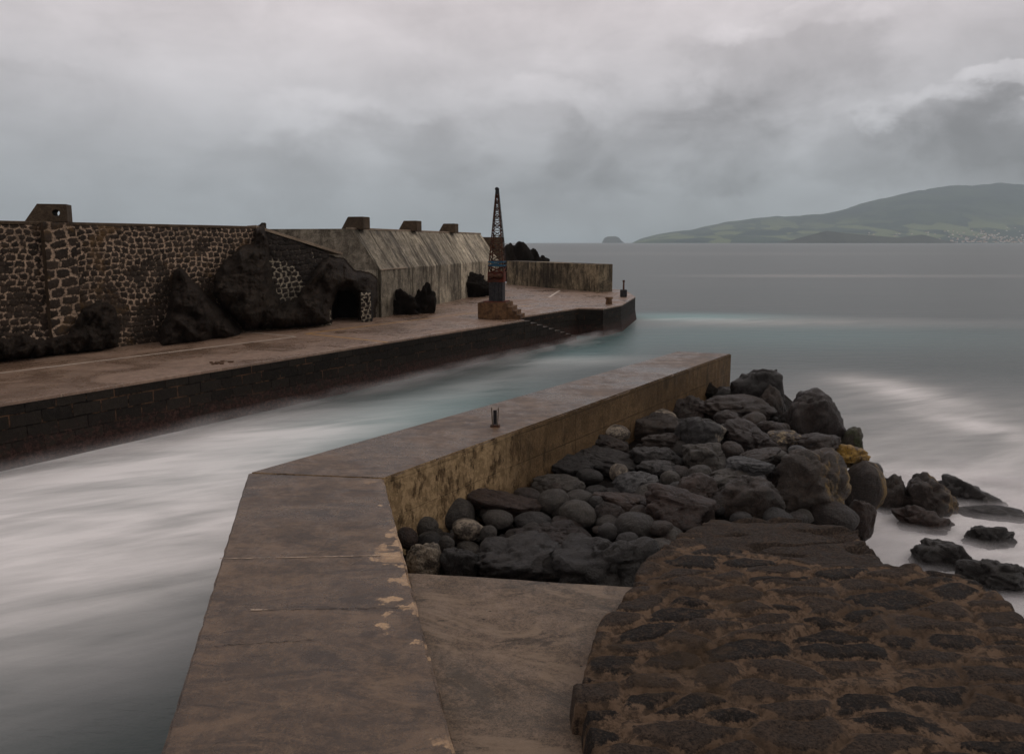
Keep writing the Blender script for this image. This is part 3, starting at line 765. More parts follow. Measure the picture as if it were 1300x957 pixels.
# buttress with a sloping cap
b0 = Vector((-14.3, 42.2)); b1 = Vector((-10.85, 44.65)); bd = (b1-b0).normalized(); bn = Vector((bd.y, -bd.x))
zt = lambda s: ZW-.05-1.5*s**1.05
def wedge(name, a, b, back, za, zb, z0, mat, parent, th=0):
    bm = bmesh.new(); v = []
    for p, zz in ((a, za), (b, zb)):
        for o_ in (0, back):
            r = p-bn*o_
            v.append(bm.verts.new((r.x, r.y, z0 if z0 is not None else zz-th))); v.append(bm.verts.new((r.x, r.y, zz)))
    for f in ((0, 1, 3, 2), (4, 5, 7, 6), (0, 1, 5, 4), (2, 3, 7, 6), (1, 3, 7, 5), (0, 2, 6, 4)): bm.faces.new([v[i] for i in f])
    bm.normal_update(); box_uv(bm); return bm_obj(name, bm, mat, parent)
wedge('buttress_core', b0-bn*.03, b1-bn*.03, 1.5, ZW-.1, 6.35, ZQ-.3, M['block'], bw)
stone_panel('buttress_face', b0, b1, ZQ, zt, .05, .36, .30, 31, M['wallstone_cool'], bw, .07, .3, mf=lambda s, t, n: np.clip(1.15-np.clip((t-.62+.25*s+n*.5)/.12, 0, 1), 0, 1))
wedge('buttress_cap', b0+bn*.12, b1+bd*.8+bn*.12, 1.7, ZW+.06, 6.42, None, M['capstrip'], bw, .16)
# sloping concrete section
cd = Vector((7.3, 28.5)).normalized(); cn = Vector((cd.y, -cd.x))
Ab = Vector(q2(484, 403)); L = 29.4
prof_ = [(0, ZQ-.3), (0, 5.2), (-2.0, ZW), (-10, ZW), (-10, ZQ-.3)]
bm = bmesh.new(); rings = []
for k in range(2):
    base = Ab+cd*(L*k); rings.append([bm.verts.new((base.x+cn.x*o_, base.y+cn.y*o_, z)) for o_, z in prof_])
for i in range(5): bm.faces.new((rings[0][i], rings[0][(i+1) % 5], rings[1][(i+1) % 5], rings[1][i]))
bm.faces.new(rings[0]); bm.faces.new(rings[1])
bmesh.ops.recalc_face_normals(bm, faces=bm.faces)
bmesh.ops.bevel(bm, geom=[e for e in bm.edges if max(v.co.z for v in e.verts) > 4], offset=.04, segments=2, affect='EDGES')
bm.normal_update()
uvl = bm.loops.layers.uv.verify()
for f in bm.faces:
    for l in f.loops:
        r = Vector((l.vert.co.x, l.vert.co.y))-Ab
        l[uvl].uv = (r.dot(cd)+.35*r.dot(cn), l.vert.co.z*1.1)
me = bpy.data.meshes.new('concrete_section'); bm.to_mesh(me); bm.free(); link('concrete_section', me, M['slope'], bw)
# projecting lip where slope meets the upright foot, and a parapet edge along the top
def along(name, s0, s1, o0, o1, z0, z1, mat):
    a = Ab+cd*s0; b = Ab+cd*s1
    pts = [a+cn*o0, b+cn*o0, b+cn*o1, a+cn*o1]
    return prism(name, pts, z0, z1, mat, bw, bevel=.015)
along('kink_ledge', .02, 4.6, -.03, .07, 5.19, 5.27, M['capstrip'])
along('top_edge', -.03, L+.02, -2.35, -1.93, ZW-.05, ZW+.08, M['capstrip'])
# end pier of the concrete section
along('end_pier', L+.02, L+1.4, -2.6, .15, ZQ-.2, ZW-.35, M['block'])
# blocks on top of the wall
def hump(p, rotz, w, label, hole=False, h=.76, t=1.1):
    prof = [(-w/2, 0), (w/2, 0), (w/2, h), (-w/2+.42*w*.75, h)]
    N = 20; bm = bmesh.new()
    cx, cz, r = w*.24, h*.5, .15
    for y in (-t/2, t/2):
        if not hole: bm.faces.new([bm.verts.new((x, y, z)) for x, z in prof])
    if not hole:
        bm.verts.ensure_lookup_table()
        for i in range(4): bm.faces.new([bm.verts[i], bm.verts[(i+1) % 4], bm.verts[4+(i+1) % 4], bm.verts[4+i]])
    else:
        # outline resampled round the hole centre
        rings = []
        def hit(a):
            d = Vector((math.cos(a), math.sin(a))); best = None
            for i in range(4):
                x1, z1 = prof[i]; x2, z2 = prof[(i+1) % 4]; ex, ez = x2-x1, z2-z1
                den = d.x*ez-d.y*ex
                if abs(den) < 1e-9: continue
                s = ((x1-cx)*ez-(z1-cz)*ex)/den; u = ((x1-cx)*d.y-(z1-cz)*d.x)/den
                if s > 0 and -1e-6 <= u <= 1+1e-6 and (best is None or s < best): best = s
            return (cx+d.x*best, cz+d.y*best)
        angs = sorted([2*math.pi*k/N for k in range(N)]+[math.atan2(z-cz, x-cx) % (2*math.pi) for x, z in prof])
        for y in (-t/2, t/2):
            rings.append(([bm.verts.new((hit(a)[0], y, hit(a)[1])) for a in angs], [bm.verts.new((cx+r*math.cos(a), y, cz+r*math.sin(a))) for a in angs]))
        m = len(angs)
        for i in range(m):
            j = (i+1) % m
            for o_, inn in rings: bm.faces.new((o_[i], o_[j], inn[j], inn[i]))
            bm.faces.new((rings[0][0][i], rings[0][0][j], rings[1][0][j], rings[1][0][i]))
            bm.faces.new((rings[0][1][i], rings[0][1][j], rings[1][1][j], rings[1][1][i]))
    bmesh.ops.remove_doubles(bm, verts=bm.verts, dist=1e-5)
    bm.normal_update()
    if not hole: bmesh.ops.recalc_face_normals(bm, faces=bm.faces); bmesh.ops.bevel(bm, geom=list(bm.edges), offset=.03, segments=2, affect='EDGES')
    bm.normal_update(); box_uv(bm)
    o = bm_obj('concrete_block', bm, M['block']); o.location = (p[0], p[1], p[2]); o.rotation_euler = (0, 0, rotz)
    tag(o, label, 'concrete block', 'wedge-shaped concrete blocks along the breakwater top')
hp = on_wall(77, -.5)
hump((hp.x, hp.y, ZW+.0), R(20), 1.62, 'wedge-shaped concrete block with a round hole on the masonry wall top', True)
ct = math.atan2(cd.y, cd.x)-math.pi/2
for s, lab in ((1.2, 'nearest solid wedge block, just where the sloping concrete section begins'), (10.8, 'middle one of three solid wedge blocks on the sloping concrete section'), (20.1, 'farthest wedge block on the breakwater top, nearest the rusty crane')):
    p = Ab+cd*s-cn*2.25; hump((p.x, p.y, ZW-.02), ct, 1.6, lab, False, .82)

# outcrops of lava rock in front of the wall
def outcrop(name, label, parts, mat, seed, cat='rock outcrop'):
    """several craggy lumps fused into one mesh"""
    bm = bmesh.new()
    for k, (px, py, w, h, Y) in enumerate(parts):
        P = atY(px, py, Y); a, b, c = view_dims(P, w*1.06, h*1.06, max(py, 330), .7)
        me = rock_mesh(seed+k, 5, 1., 1.3); bot = P.z-c; ex = (max(0, bot-1.2)/2+.25) if bot < 3.3 else 0; Mx = Matrix.Translation(P-Vector((0, 0, ex))) @ Matrix.Diagonal((a*1.1, min(b, 2.6), c+ex, 1)); me.transform(Mx); bm.from_mesh(me); bpy.data.meshes.remove(me)
    return tag(bm_obj(name, bm, mat, None, True), label, cat)
def lineY(px, A, B):
    k = (px-650)/F; d = B-A; t = (k*A.y-A.x)/(d.x-k*d.y); return (A+d*t).y
b1v = b1; Ac = Vector((Ab.x, Ab.y))
pxb0 = 650+F*b0.x/b0.y; pxb1 = 650+F*b1.x/b1.y
def backY(px):
    if px < pxb0: return lineY(px, Wb, Wc)
    if px < pxb1: return lineY(px, b0, b1)
    return lineY(px, b1, Ac)
def rockmass(name, label, poly, depth, seed, mat, step=.9):
    """craggy mass growing out of the wall: real depth, foot resting on the deck"""
    P = np.array(poly, float); x0, y0 = P.min(0)-5; x1, y1 = P.max(0)+5
    gx = np.arange(x0, x1, step); gy = np.arange(y0, y1, step); PX, PY = np.meshgrid(gx, gy)
    nz0 = npnoise(PX, PY, PX*0+seed, .07, 4)
    sd_ = sdist(PX, PY, [tuple(p) for p in poly])+nz0*2.2
    X = np.zeros(PX.shape); Y = X.copy(); Z = X.copy()
    th = (PY-y0)/(y1-y0)
    for idx in np.ndindex(PX.shape):
        px, py = PX[idx], PY[idx]; Yb = backY(px); s_ = sd_[idx]
        if s_ > 0:
            w = Vector((px*.055, py*.055, seed))
            rid = 1-abs(noise.noise(w*.6)*2); fr = noise.fractal(w*1.3, 1., 2.1, 5)
            cell = noise.voronoi(Vector((w.x*.9+w.y*.3, w.y*.5, w.z)))[0]; fac = min(.8, cell[1]-cell[0])
            t = depth*(.35+.65*th[idx])*(1-math.exp(-s_/7.))+(.45*rid+.30*fr+.75*fac)*min(1, s_/4)
        else: t = -.35
        d = FW+RT*((px-650)/F)+UP*((433.5-py)/F)
        Yd = Yb-t
        if d.z < 0:
            Ydeck = d.y*((ZQ-.06-CAM.z)/d.z)
            if Yd > Ydeck: Yd = Ydeck + (0 if s_ > -1 else 0)
        q_ = CAM+d*(Yd/d.y); X[idx], Y[idx], Z[idx] = q_
    o = grid_obj(name, X, Y, Z, mat, None, {}, sd_ > -2)
    return tag(o, label, 'rock outcrop')
rockmass('lava_outcrop', 'pointed black lava outcrop spilling from the masonry wall onto the deck', [(212, 395), (217, 362), (223, 342), (230, 337), (240, 350), (256, 367), (275, 384), (292, 402), (304, 415), (312, 432), (280, 437), (240, 442), (200, 446), (204, 418)], 2.2, 3, M['outcrop'])
rockmass('lava_outcrop', 'tall rounded black rock mass in the corner left of the buttress', [(271, 371), (273, 350), (283, 333), (305, 314), (320, 307), (324, 290), (334, 286), (339, 300), (343, 330), (350, 368), (357, 386), (357, 415), (308, 419), (300, 408), (290, 398), (276, 385)], 1.9, 11, M['outcrop'])
rockmass('lava_outcrop', 'long low dark rock footing along the far left of the masonry wall', [(-80, 476), (-80, 425), (0, 430), (30, 424), (60, 431), (85, 420), (104, 392), (119, 383), (135, 381), (147, 390), (154, 417), (151, 440), (130, 447), (60, 454), (0, 461)], 1.2, 23, M['outcrop'])
rockmass('lava_outcrop', 'craggy black rock arching over a dark cave mouth below the sloping cap', [(330, 400), (355, 386), (377, 376), (394, 354), (405, 332), (419, 325), (435, 329), (449, 344), (466, 348), (477, 356), (479, 378), (474, 398), (471, 408), (457, 409), (457, 386), (453, 372), (445, 366), (430, 366), (422, 373), (419, 390), (419, 411), (366, 417), (330, 418)], 1.6, 37, M['outcrop'])
outcrop('lava_outcrop', 'pair of dark lumpy rocks against the foot of the sloping concrete', [(512, 386, 42, 38, 51.5), (536, 380, 32, 42, 52.5)], M['black'], 780)
outcrop('lava_outcrop', 'single rounded dark boulder between the concrete wall and the crane', [(598, 363, 47, 36, 68)], M['black'], 790)
# cave interior
cv = empty('rock_cave', (-10.3, 48, ZQ)); tag(cv, 'deep black cave recess under the rock with white mortared stones at its right side', 'cave')
cx0, cx1 = atY(419, 400, 46.8).x, atY(457, 400, 46.8).x
bm = bmesh.new()
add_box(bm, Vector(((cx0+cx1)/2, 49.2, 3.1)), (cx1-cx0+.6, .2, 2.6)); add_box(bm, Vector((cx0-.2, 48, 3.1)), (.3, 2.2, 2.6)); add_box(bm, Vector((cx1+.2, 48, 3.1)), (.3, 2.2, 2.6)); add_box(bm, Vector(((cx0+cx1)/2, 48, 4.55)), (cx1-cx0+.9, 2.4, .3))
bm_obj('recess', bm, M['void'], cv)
mx0, mx1 = atY(458, 400, 46.2).x, atY(471, 400, 46.5).x
stone_panel('mortared_stones', (mx0, 46.2), (mx1, 46.5), ZQ, 3.95, .05, .32, .26, 77, M['wallstone_cool'], cv, .07, .36)
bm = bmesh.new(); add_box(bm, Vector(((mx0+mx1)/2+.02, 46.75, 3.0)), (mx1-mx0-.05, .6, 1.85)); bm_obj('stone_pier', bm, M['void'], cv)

# low end wall
e0 = Vector((-.6, 88.6)); e1_ = Vector(q2(760, 371)); e2_ = e1_+Vector((1.55, 1.5))
ed = (e1_-e0).normalized()
lw = prism('low_end_wall', [e0, e1_, e2_, e0+Vector((1.5, 2.2))], ZQ-.2, 4.85, M['lowwall'], None, bevel=.04, step=1.2, jit=.02)
tag(lw, 'low stained concrete wall closing the far end of the quay', 'wall')
# armour rocks behind it
for k, (px, py, w, h, lab) in enumerate([(650, 326, 26, 30, 'black armour rock right behind the crane mast'), (664, 322, 30, 26, 'topmost black armour rock behind the low end wall'), (676, 327, 26, 20, 'black armour rock in the middle of the far heap'), (687, 331, 24, 12, 'lowest black armour rock, right end of the far heap')]):
    place_rock('armour_rock', lab, 'rock', px, py, w, h, 0, M['black'], 820+k, 1., .8, Y=95+k, sink=.8, group='armour rocks behind the low end wall')

# ------------------------------------------------------------------ crane
cb = at(631, 406, ZQ); cb = Vector((cb.x, cb.y+1.3, ZQ))
cr = empty('harbour_crane', cb); tag(cr, 'old rusty lattice crane with folded upright jib on a stained concrete base', 'crane')
ang = R(-12); Rz = Matrix.Translation(cb) @ Matrix.Rotation(ang, 4, 'Z')
u = .0484   # metres per photo pixel here
bm = bmesh.new(); add_box(bm, Vector((-.12, 0, .53)), (1.95, 1.9, 1.06), Rz)
bmesh.ops.bevel(bm, geom=list(bm.edges), offset=.04, segments=2, affect='EDGES'); bm_obj('plinth', bm, [M['plinth']], cr)
bm = bmesh.new(); add_box(bm, Vector((1.005, 0, .40)), (.30, 1.7, .80), Rz); add_box(bm, Vector((1.295, 0, .27)), (.28, 1.6, .54), Rz); add_box(bm, Vector((1.56, 0, .14)), (.25, 1.5, .28), Rz)
bm_obj('step', bm, M['plinth'], cr)
bm = bmesh.new(); add_box(bm, Vector((-.05, 0, 1.09)), (1.5, 1.4, .06), Rz); bm_obj('base_plate', bm, M['redpaint'], cr)
bm = bmesh.new()
vs = add_box(bm, Vector((0, 0, 1.12+.62)), (.86, .8, 1.24), Rz)
for dx in (-.43, -.14, .14, .43): add_box(bm, Vector((dx, -.43, 1.74)), (.05, .06, 1.24), Rz)
bm_obj('pedestal', bm, M['darksteel'], cr)
def mast_w(z): return .50 if z < 3.4 else .50+(.075-.50)*(z-3.4)/(8.0-3.4)
def leg(name, z0, z1, mat, r=.035):
    bm = bmesh.new()
    for sx in (-1, 1):
        for sy in (-1, 1):
            a = Rz @ Vector((sx*mast_w(z0), sy*mast_w(z0)*.9, z0)); b = Rz @ Vector((sx*mast_w(z1), sy*mast_w(z1)*.9, z1)); add_tube(bm, a, b, r, r*.8, 5)
    return bm_obj(name, bm, mat, cr)
bm = bmesh.new(); add_box(bm, Vector((0, 0, 2.66)), (.98, .9, .6), Rz)
for dx in (-.5, .5): add_box(bm, Vector((dx, -.46, 2.66)), (.07, .07, .62), Rz)
bm_obj('winch_housing', bm, M['redpaint'], cr)
bm = bmesh.new()
for s in (-1, 1): add_tube(bm, Rz @ Vector((s*.4, -.52, 2.75)), Rz @ Vector((s*.15, -.52, 2.75)), .17, .17, 14)
add_tube(bm, Rz @ Vector((-.45, -.52, 2.75)), Rz @ Vector((.45, -.52, 2.75)), .1, .1, 12)
bm_obj('winch_drum', bm, M['rust'], cr)
leg('mast_legs', 2.96, 8.0, M['rust'], .042)
def lattice(z0, z1, n, mat, name, r=.029):
    bm = bmesh.new(); f = 1
    zs = [z0]
    ratio = .93; st_ = (z1-z0)*(1-ratio)/(1-ratio**n)
    for k in range(n): zs.append(zs[-1]+st_*ratio**k)
    for k in range(n):
        a, b = zs[k], zs[k+1]; wa, wb = mast_w(a), mast_w(b)
        for face in range(4):
            def P(s, z, w):
                if face == 0: return Vector((s*w, -w*.9, z))
                if face == 1: return Vector((s*w, w*.9, z))
                if face == 2: return Vector((-w, s*w*.9, z))
                return Vector((w, s*w*.9, z))
            s = 1 if (k+face) % 2 else -1
            add_tube(bm, Rz @ P(-s, a, wa), Rz @ P(s, b, wb), r, r, 4)
            add_tube(bm, Rz @ P(-1, a, wa), Rz @ P(1, a, wa), r*.8, r*.8, 4)
    return bm_obj(name, bm, mat, cr)
lattice(2.98, 3.4, 1, M['redpaint'], 'red_lattice', .045)
lattice(3.7, 8.0, 15, M['rust'], 'lattice')
bm = bmesh.new()
for z in (3.42, 3.66):
    for s in (-1, 1): add_box(bm, Vector((0, s*.44, z)), (1.0, .05, .1), Rz); add_box(bm, Vector((s*.49, 0, z)), (.05, .85, .1), Rz)
for s in (-1, 1): add_tube(bm, Rz @ Vector((-.48*s, -.45, 3.42)), Rz @ Vector((.48*s, -.45, 3.66)), .035, .035, 5)
bm_obj('blue_frame', bm, M['bluepaint'], cr)
bm = bmesh.new(); add_box(bm, Vector((0, 0, 8.12)), (.17, .2, .3), Rz); add_tube(bm, Rz @ Vector((0, -.12, 8.3)), Rz @ Vector((0, .12, 8.3)), .12, .12, 12); bm_obj('jib_head', bm, M['darksteel'], cr)
bm = bmesh.new()
for s in (-1, 1): add_tube(bm, Rz @ Vector((.1, s*.06, 8.25)), Rz @ Vector((.62, s*.2, 3.1)), .016, .016, 4)
add_tube(bm, Rz @ Vector((-.1, 0, 8.2)), Rz @ Vector((-.6, -.1, 3.0)), .014, .014, 4)
bm_obj('cable', bm, M['darksteel'], cr)

# bollard and post at the quay end
b_ = at(773, 386, ZQ)
bo = empty('bollard', b_); tag(bo, 'squat rusty yellow-brown bollard at the front corner of the quay end', 'bollard')
bm = bmesh.new(); bmesh.ops.create_cone(bm, cap_ends=True, segments=16, radius1=.28, radius2=.22, depth=.42, matrix=Matrix.Translation(b_+Vector((0, 0, .21)))); bm_obj('shaft', bm, M['plinth'], bo)
bm = bmesh.new(); bmesh.ops.create_cone(bm, cap_ends=True, segments=16, radius1=.33, radius2=.29, depth=.14, matrix=Matrix.Translation(b_+Vector((0, 0, .49)))); bm_obj('cap', bm, M['plinth'], bo)
l_ = at(791.5, 377, ZQ)
lo = empty('marker_post', l_); tag(lo, 'thin dark post standing in a dark square block at the quay corner', 'post')
bm = bmesh.new(); add_box(bm, l_+Vector((0, 0, .33)), (.56, .56, .66)); bmesh.ops.bevel(bm, geom=list(bm.edges), offset=.03, segments=1, affect='EDGES'); bm_obj('block', bm, M['darksteel'], lo)
bm = bmesh.new(); add_tube(bm, l_+Vector((0, 0, .66)), l_+Vector((0, 0, 1.45)), .085, .07, 10); add_tube(bm, l_+Vector((0, 0, 1.36)), l_+Vector((0, 0, 1.52)), .11, .11, 10); bm_obj('pole', bm, M['rust'], lo)

# ------------------------------------------------------------------ sea
def spaced(lo, a, b, hi, st, gr=1.16):
    mid = list(np.arange(a, b, st)); r = []; s = st; x = mid[-1]
    while x < hi: s *= gr; x += s; r.append(min(x, hi))
    l = []; s = st; x = a
    while x > lo: s *= gr; x -= s; l.append(max(x, lo))
    return np.array(l[::-1]+mid+r)
xs = spaced(-14000, -30, 45, 14000, .5); ys = spaced(-400, 4, 75, 15200, .5, 1.12)
SX, SY = np.meshgrid(xs, ys)
def blob(px, py, rx, ry, rot=0., z=0.):
    p = at(px, py, z); c, s = math.cos(rot), math.sin(rot)
    dx = SX-p.x; dy = SY-p.y; a = dx*c+dy*s; b = -dx*s+dy*c
    return np.exp(-((a/rx)**2+(b/ry)**2))
ca = math.atan2(fd.y, fd.x)
foam = .88*blob(90, 640, 9, 4.5, ca)+.6*blob(290, 560, 5, 3.2, ca)+.5*blob(0, 600, 8, 5, ca)+.6*blob(90, 740, 5.5, 3., ca)+.25*blob(200, 800, 4, 2, ca)+.3*blob(440, 540, 4, 2, ca)+.35*blob(270, 660, 2.5, 3.5, ca)
foam += .16*blob(500, 545, 5, 2.5, ca)+.42*blob(735, 458, 4, 1.8, R(10))+.22*blob(650, 478, 6, 2, ca)+.2*blob(560, 505, 5, 2, ca)
foam += .95*blob(1200, 670, 6, 4)+.6*blob(1130, 700, 3, 3)+.7*blob(1290, 700, 5, 4)+.38*blob(1200, 590, 8, 3)+.3*blob(1250, 560, 12, 7)
foam += .5*blob(1120, 487, 2.0, 3.0, .3)+.55*blob(1165, 505, 1.6, 3.4, R(18))+.5*blob(1240, 540, 1.2, 4.5, R(20))+.25*blob(1150, 510, 9, 7)
foam += .42*blob(868, 404, 9, 3)+.2*blob(930, 408, 12, 4)+.25*blob(1000, 410, 22, 4)
foam += .30*blob(1010, 350, 22, 5)+.22*blob(1250, 351, 45, 5)+.12*blob(900, 322, 200, 60)
foam = np.clip(foam, 0, 1.05)
teal = np.clip(.45*blob(520, 530, 8, 3, ca)+.85*blob(862, 402, 9, 3.6)+.3*blob(740, 450, 5, 3, ca)+.3*blob(960, 425, 20, 8), 0, 1)
def sea_mat():
    g = G('sea_water'); p = g.pos(); fo = g.attr('foam'); te = g.attr('teal')
    s1 = g.noise(g.along(p, R(30), 4.), .6, 5, .5, .9); s2 = g.noise(g.along(p, R(14), 4.), .55, 6, .6, .5); s3 = g.noise(g.along(p, R(28), 7.), 2.0, 4, .6, .5)
    sw = g.noise(g.along(p, 0, 6., 1), .11, 6, .6)
    mod = g.add(g.ramp(s1, .3, .7, .70, 1.12, False), g.add(g.ramp(s2, .3, .7, -.22, .22, False), g.ramp(s3, .3, .7, -.08, .08, False)))
    m = g.ramp(g.mul(fo, mod), .02, 1.12, 0, .95, False)
    base = g.mix(te, (.026, .042, .040), (.02, .12, .12))
    base = g.mix(g.ramp(sw, .35, .7, 0, .5), base, (.045, .060, .056))
    col = g.mix(m, base, (.72, .69, .675))
    col = g.mix(g.mul(te, .6), col, (.12, .29, .30))
    wv = g.noise(g.map(p, (.35, 1.1, 1)), .9, 6, .6)
    return g.out(col, g.ramp(m, 0, .6, .34, .8), g.bump(wv, .22, .5), .32, tone=None)
sea = grid_obj('sea', SX, SY, SX*0, sea_mat(), None, {'foam': foam, 'teal': teal}); tag(sea, kind='structure')
# long-exposure spray lying over the surf: thin translucent layers
g = G('surf_mist'); p = g.pos(); fo = g.attr('foam')
s1 = g.noise(g.map(p, (.4, .9, 1), (0, 0, -R(25))), .8, 5, .6)
_, _, zz = g.sep(p)
al = g.mul(g.mul(g.ramp(fo, .3, 1.1), g.ramp(s1, .35, .7, .15, 1)), g.ramp(zz, .0, .22, .24, .03, False))
g.out((.72, .69, .69), .9, None, .1, al, tone=None)
mm = g.m
xs2 = np.arange(7, 24, .35); ys2 = np.arange(11.5, 31, .35)
def mist_layers():
    SXo, SYo = np.meshgrid(xs2, ys2)
    global SX, SY
    SX, SY = SXo, SYo
    fo = 1.2*blob(1200, 660, 6, 4)+.8*blob(1130, 700, 3, 3)+.9*blob(1290, 700, 4, 3.5)+.4*blob(1200, 600, 5, 2.5)
    edge = np.minimum.reduce([SX-7, 23.6-SX, SY-11.5, 30.6-SY]); fo = fo*np.clip(edge/2, 0, 1)
    V = []; FA = []; Q = []; b = 0
    ny, nx = SX.shape; idx = np.arange(nx*ny).reshape(ny, nx)
    q = np.stack([idx[:-1, :-1], idx[:-1, 1:], idx[1:, 1:], idx[1:, :-1]], -1).reshape(-1, 4)
    for k in range(6):
        z = .03+.033*k
        V.append(np.stack([SX.ravel(), SY.ravel(), np.full(SX.size, z)], 1)); FA.append(fo.ravel()); Q.append(q+b); b += SX.size
    V = np.concatenate(V); Q = np.concatenate(Q); FA = np.concatenate(FA)
    me = bpy.data.meshes.new('surf_mist'); me.from_pydata([tuple(map(float, v)) for v in V], [], [tuple(map(int, f)) for f in Q]); me.update()
    a = me.attributes.new('foam', 'FLOAT', 'POINT'); a.data.foreach_set('value', FA.astype(np.float32))
    tag(link('surf_mist', me, mm), kind='stuff')
mist_layers()
def quay_mist():
    V = []; Q = []; FA = []; b = 0
    nL, nW = 90, 9
    a0 = FL+fd*6
    for k in range(7):
        z = .03+.07*k
        for i in range(nL+1):
            for j in range(nW+1):
                w = .05+(2.6-.25*k)*j/nW; L_ = i/nL*60
                p_ = a0+fd*L_-fn*(w+.12)
                V.append((p_.x, p_.y, z)); FA.append(1.1*max(0, 1-(j/nW)**1.2)*min(1, i/6, (nL-i)/6))
        for i in range(nL):
            for j in range(nW):
                q0 = b+i*(nW+1)+j; Q.append((q0, q0+1, q0+nW+2, q0+nW+1))
        b += (nL+1)*(nW+1)
    me = bpy.data.meshes.new('quay_mist'); me.from_pydata(V, [], Q); me.update()
    a = me.attributes.new('foam', 'FLOAT', 'POINT'); a.data.foreach_set('value', np.array(FA, np.float32))
    tag(link('quay_mist', me, mm2), kind='stuff')
g = G('quay_mist'); p = g.pos(); fo = g.attr('foam')
s1 = g.noise(g.along(p, R(50), 3.), .8, 5, .6); _, _, zz = g.sep(p)
al = g.mul(g.mul(fo, g.ramp(s1, .38, .62, .1, 1)), g.ramp(zz, .0, .5, .22, .03, False))
g.out((.60, .58, .57), .9, None, .1, al, tone=None); mm2 = g.m
quay_mist()

# ------------------------------------------------------------------ far island
ridge = [(800, 308.5), (812, 304), (835, 299), (860, 294), (905, 287), (960, 280), (1010, 275), (1045, 271), (1075, 264), (1100, 257), (1150, 246), (1200, 239), (1240, 236), (1300, 238), (1400, 250), (1500, 270), (1560, 308.5)]
rx = np.array([a for a, b in ridge]); ry = np.array([308.3-b for a, b in ridge])
def hill_point(px, t, r0, r1, hfun, nz=1.):
    d = r0+(r1-r0)*t; X = (px-650)/F*d; prof = t**1.25
    h = hfun(px)/F*r1*prof
    n_ = noise.fractal(Vector((X*.0011, d*.0011, 3)), .9, 2.1, 5)
    h += nz*n_*55*min(1, t*3)*min(1, hfun(px)/25)
    return X, d, h-1.5+12*min(1, t*8)*min(1, hfun(px)/6)
def hills(name, hf, x0, x1, r0, r1, mat, nx=240, ny=50, nz=1.):
    pxs = np.linspace(x0, x1, nx); ts = np.linspace(0, 1.4, ny); v = []
    for t in ts:
        for px in pxs:
            if t <= 1: v.append(hill_point(px, t, r0, r1, hf, nz))
            else:
                X, d, h = hill_point(px, 1., r0, r1, hf, nz); k = (t-1)/.4
                v.append((X*(1+.15*k), d*(1+.15*k), h*(1-k)-3*k))
    v = np.array(v).reshape(ny, nx, 3)
    o = grid_obj(name, v[..., 0], v[..., 1], v[..., 2], mat, None, {}); tag(o, kind='structure'); return o
def land_mat(name, c):
    g = G(name); p = g.pos()
    n = g.noise(p, .0016, 7, .65); f = g.vor(g.map(p, (1, .6, 1)), .0035, out='Color'); fx = g.sep(f)[0]
    col = g.mix(g.ramp(n, .43, .58), c[0], c[1]); col = g.mix(g.mul(g.ramp(fx, .45, .75, 0, .9), g.ramp(g.sep(p)[2], 520, 150)), col, c[2])
    return g.out(col, .95, g.bump(n, 40, .6), .1, tone=None)
hf1 = lambda px: float(np.interp(px, rx, ry))
hills('island_hills', hf1, 800, 1560, 8600, 12500, land_mat('island_green', ((.010, .032, .030), (.028, .055, .038), (.12, .15, .07))))
h2x = np.array([985, 1000, 1020, 1045, 1070, 1100, 1135, 1165, 1190, 1215]); h2y = np.array([0, 3, 8, 15, 12, 9, 6, 10, 4, 0])
hills('headland_hills', lambda px: float(np.interp(px, h2x, h2y)), 985, 1215, 8000, 8350, land_mat('headland_scrub', ((.016, .02, .012), (.026, .03, .016), (.03, .035, .02))), 120, 20, .25)
h3x = np.array([763, 766, 770, 780, 784, 788, 792]); h3y = np.array([0, 5.5, 7.5, 8, 6.5, 2.5, 0])
hills('cape_hills', lambda px: float(np.interp(px, h3x, h3y)), 763, 792, 11500, 11700, land_mat('cape_rock', ((.04, .05, .05), (.05, .06, .055), (.05, .06, .05))), 40, 12, .1)
# town houses
walls = [plain('house_white', (.78, .76, .72), (.70, .68, .64), .05), plain('house_cream', (.62, .55, .44), (.55, .5, .42), .05)]
roof = plain('house_roof', (.30, .14, .09), (.22, .11, .08), .05)
hm = []
for k in range(2):
    bm = bmesh.new(); add_box(bm, Vector((0, 0, .5)), (1, 1, 1)); 
    v = [bm.verts.new(p) for p in ((-.54, -.54, 1.003), (.54, -.54, 1.003), (.54, .54, 1.003), (-.54, .54, 1.003), (-.54, 0, 1.4), (.54, 0, 1.4))]
    for f in ((0, 1, 5, 4), (2, 3, 4, 5), (0, 4, 3), (1, 2, 5), (3, 2, 1, 0)): bm.faces.new([v[i] for i in f]).material_index = 1
    bmesh.ops.recalc_face_normals(bm, faces=bm.faces); me = bpy.data.meshes.new('house'); bm.to_mesh(me); bm.free(); me.materials.append(walls[k]); me.materials.append(roof); hm.append(me)
rs = random.Random(4)
for k in range(250):
    if k < 70: px = rs.uniform(1190, 1305); t = rs.uniform(.012, .03); 
    else: px = min(1330, 1180+abs(rs.gauss(0, 1))*80+rs.uniform(0, 50)); t = abs(rs.gauss(0, .09))+.03
    if k >= 225: px = rs.uniform(1060, 1190); t = rs.uniform(.12, .2)
    X, d, h = hill_point(px, t, 8600, 12500, hf1)
    o = bpy.data.objects.new('town_house', hm[k % 2]); C.objects.link(o)
    o.location = (X, d, h-3); o.scale = (rs.uniform(9, 22), rs.uniform(9, 14), rs.uniform(8, 14)); o.rotation_euler = (0, 0, rs.uniform(-.5, .5))
    tag(o, 'tiny pale house of the distant town on the island shore at far right', 'house', 'houses of the distant island town')

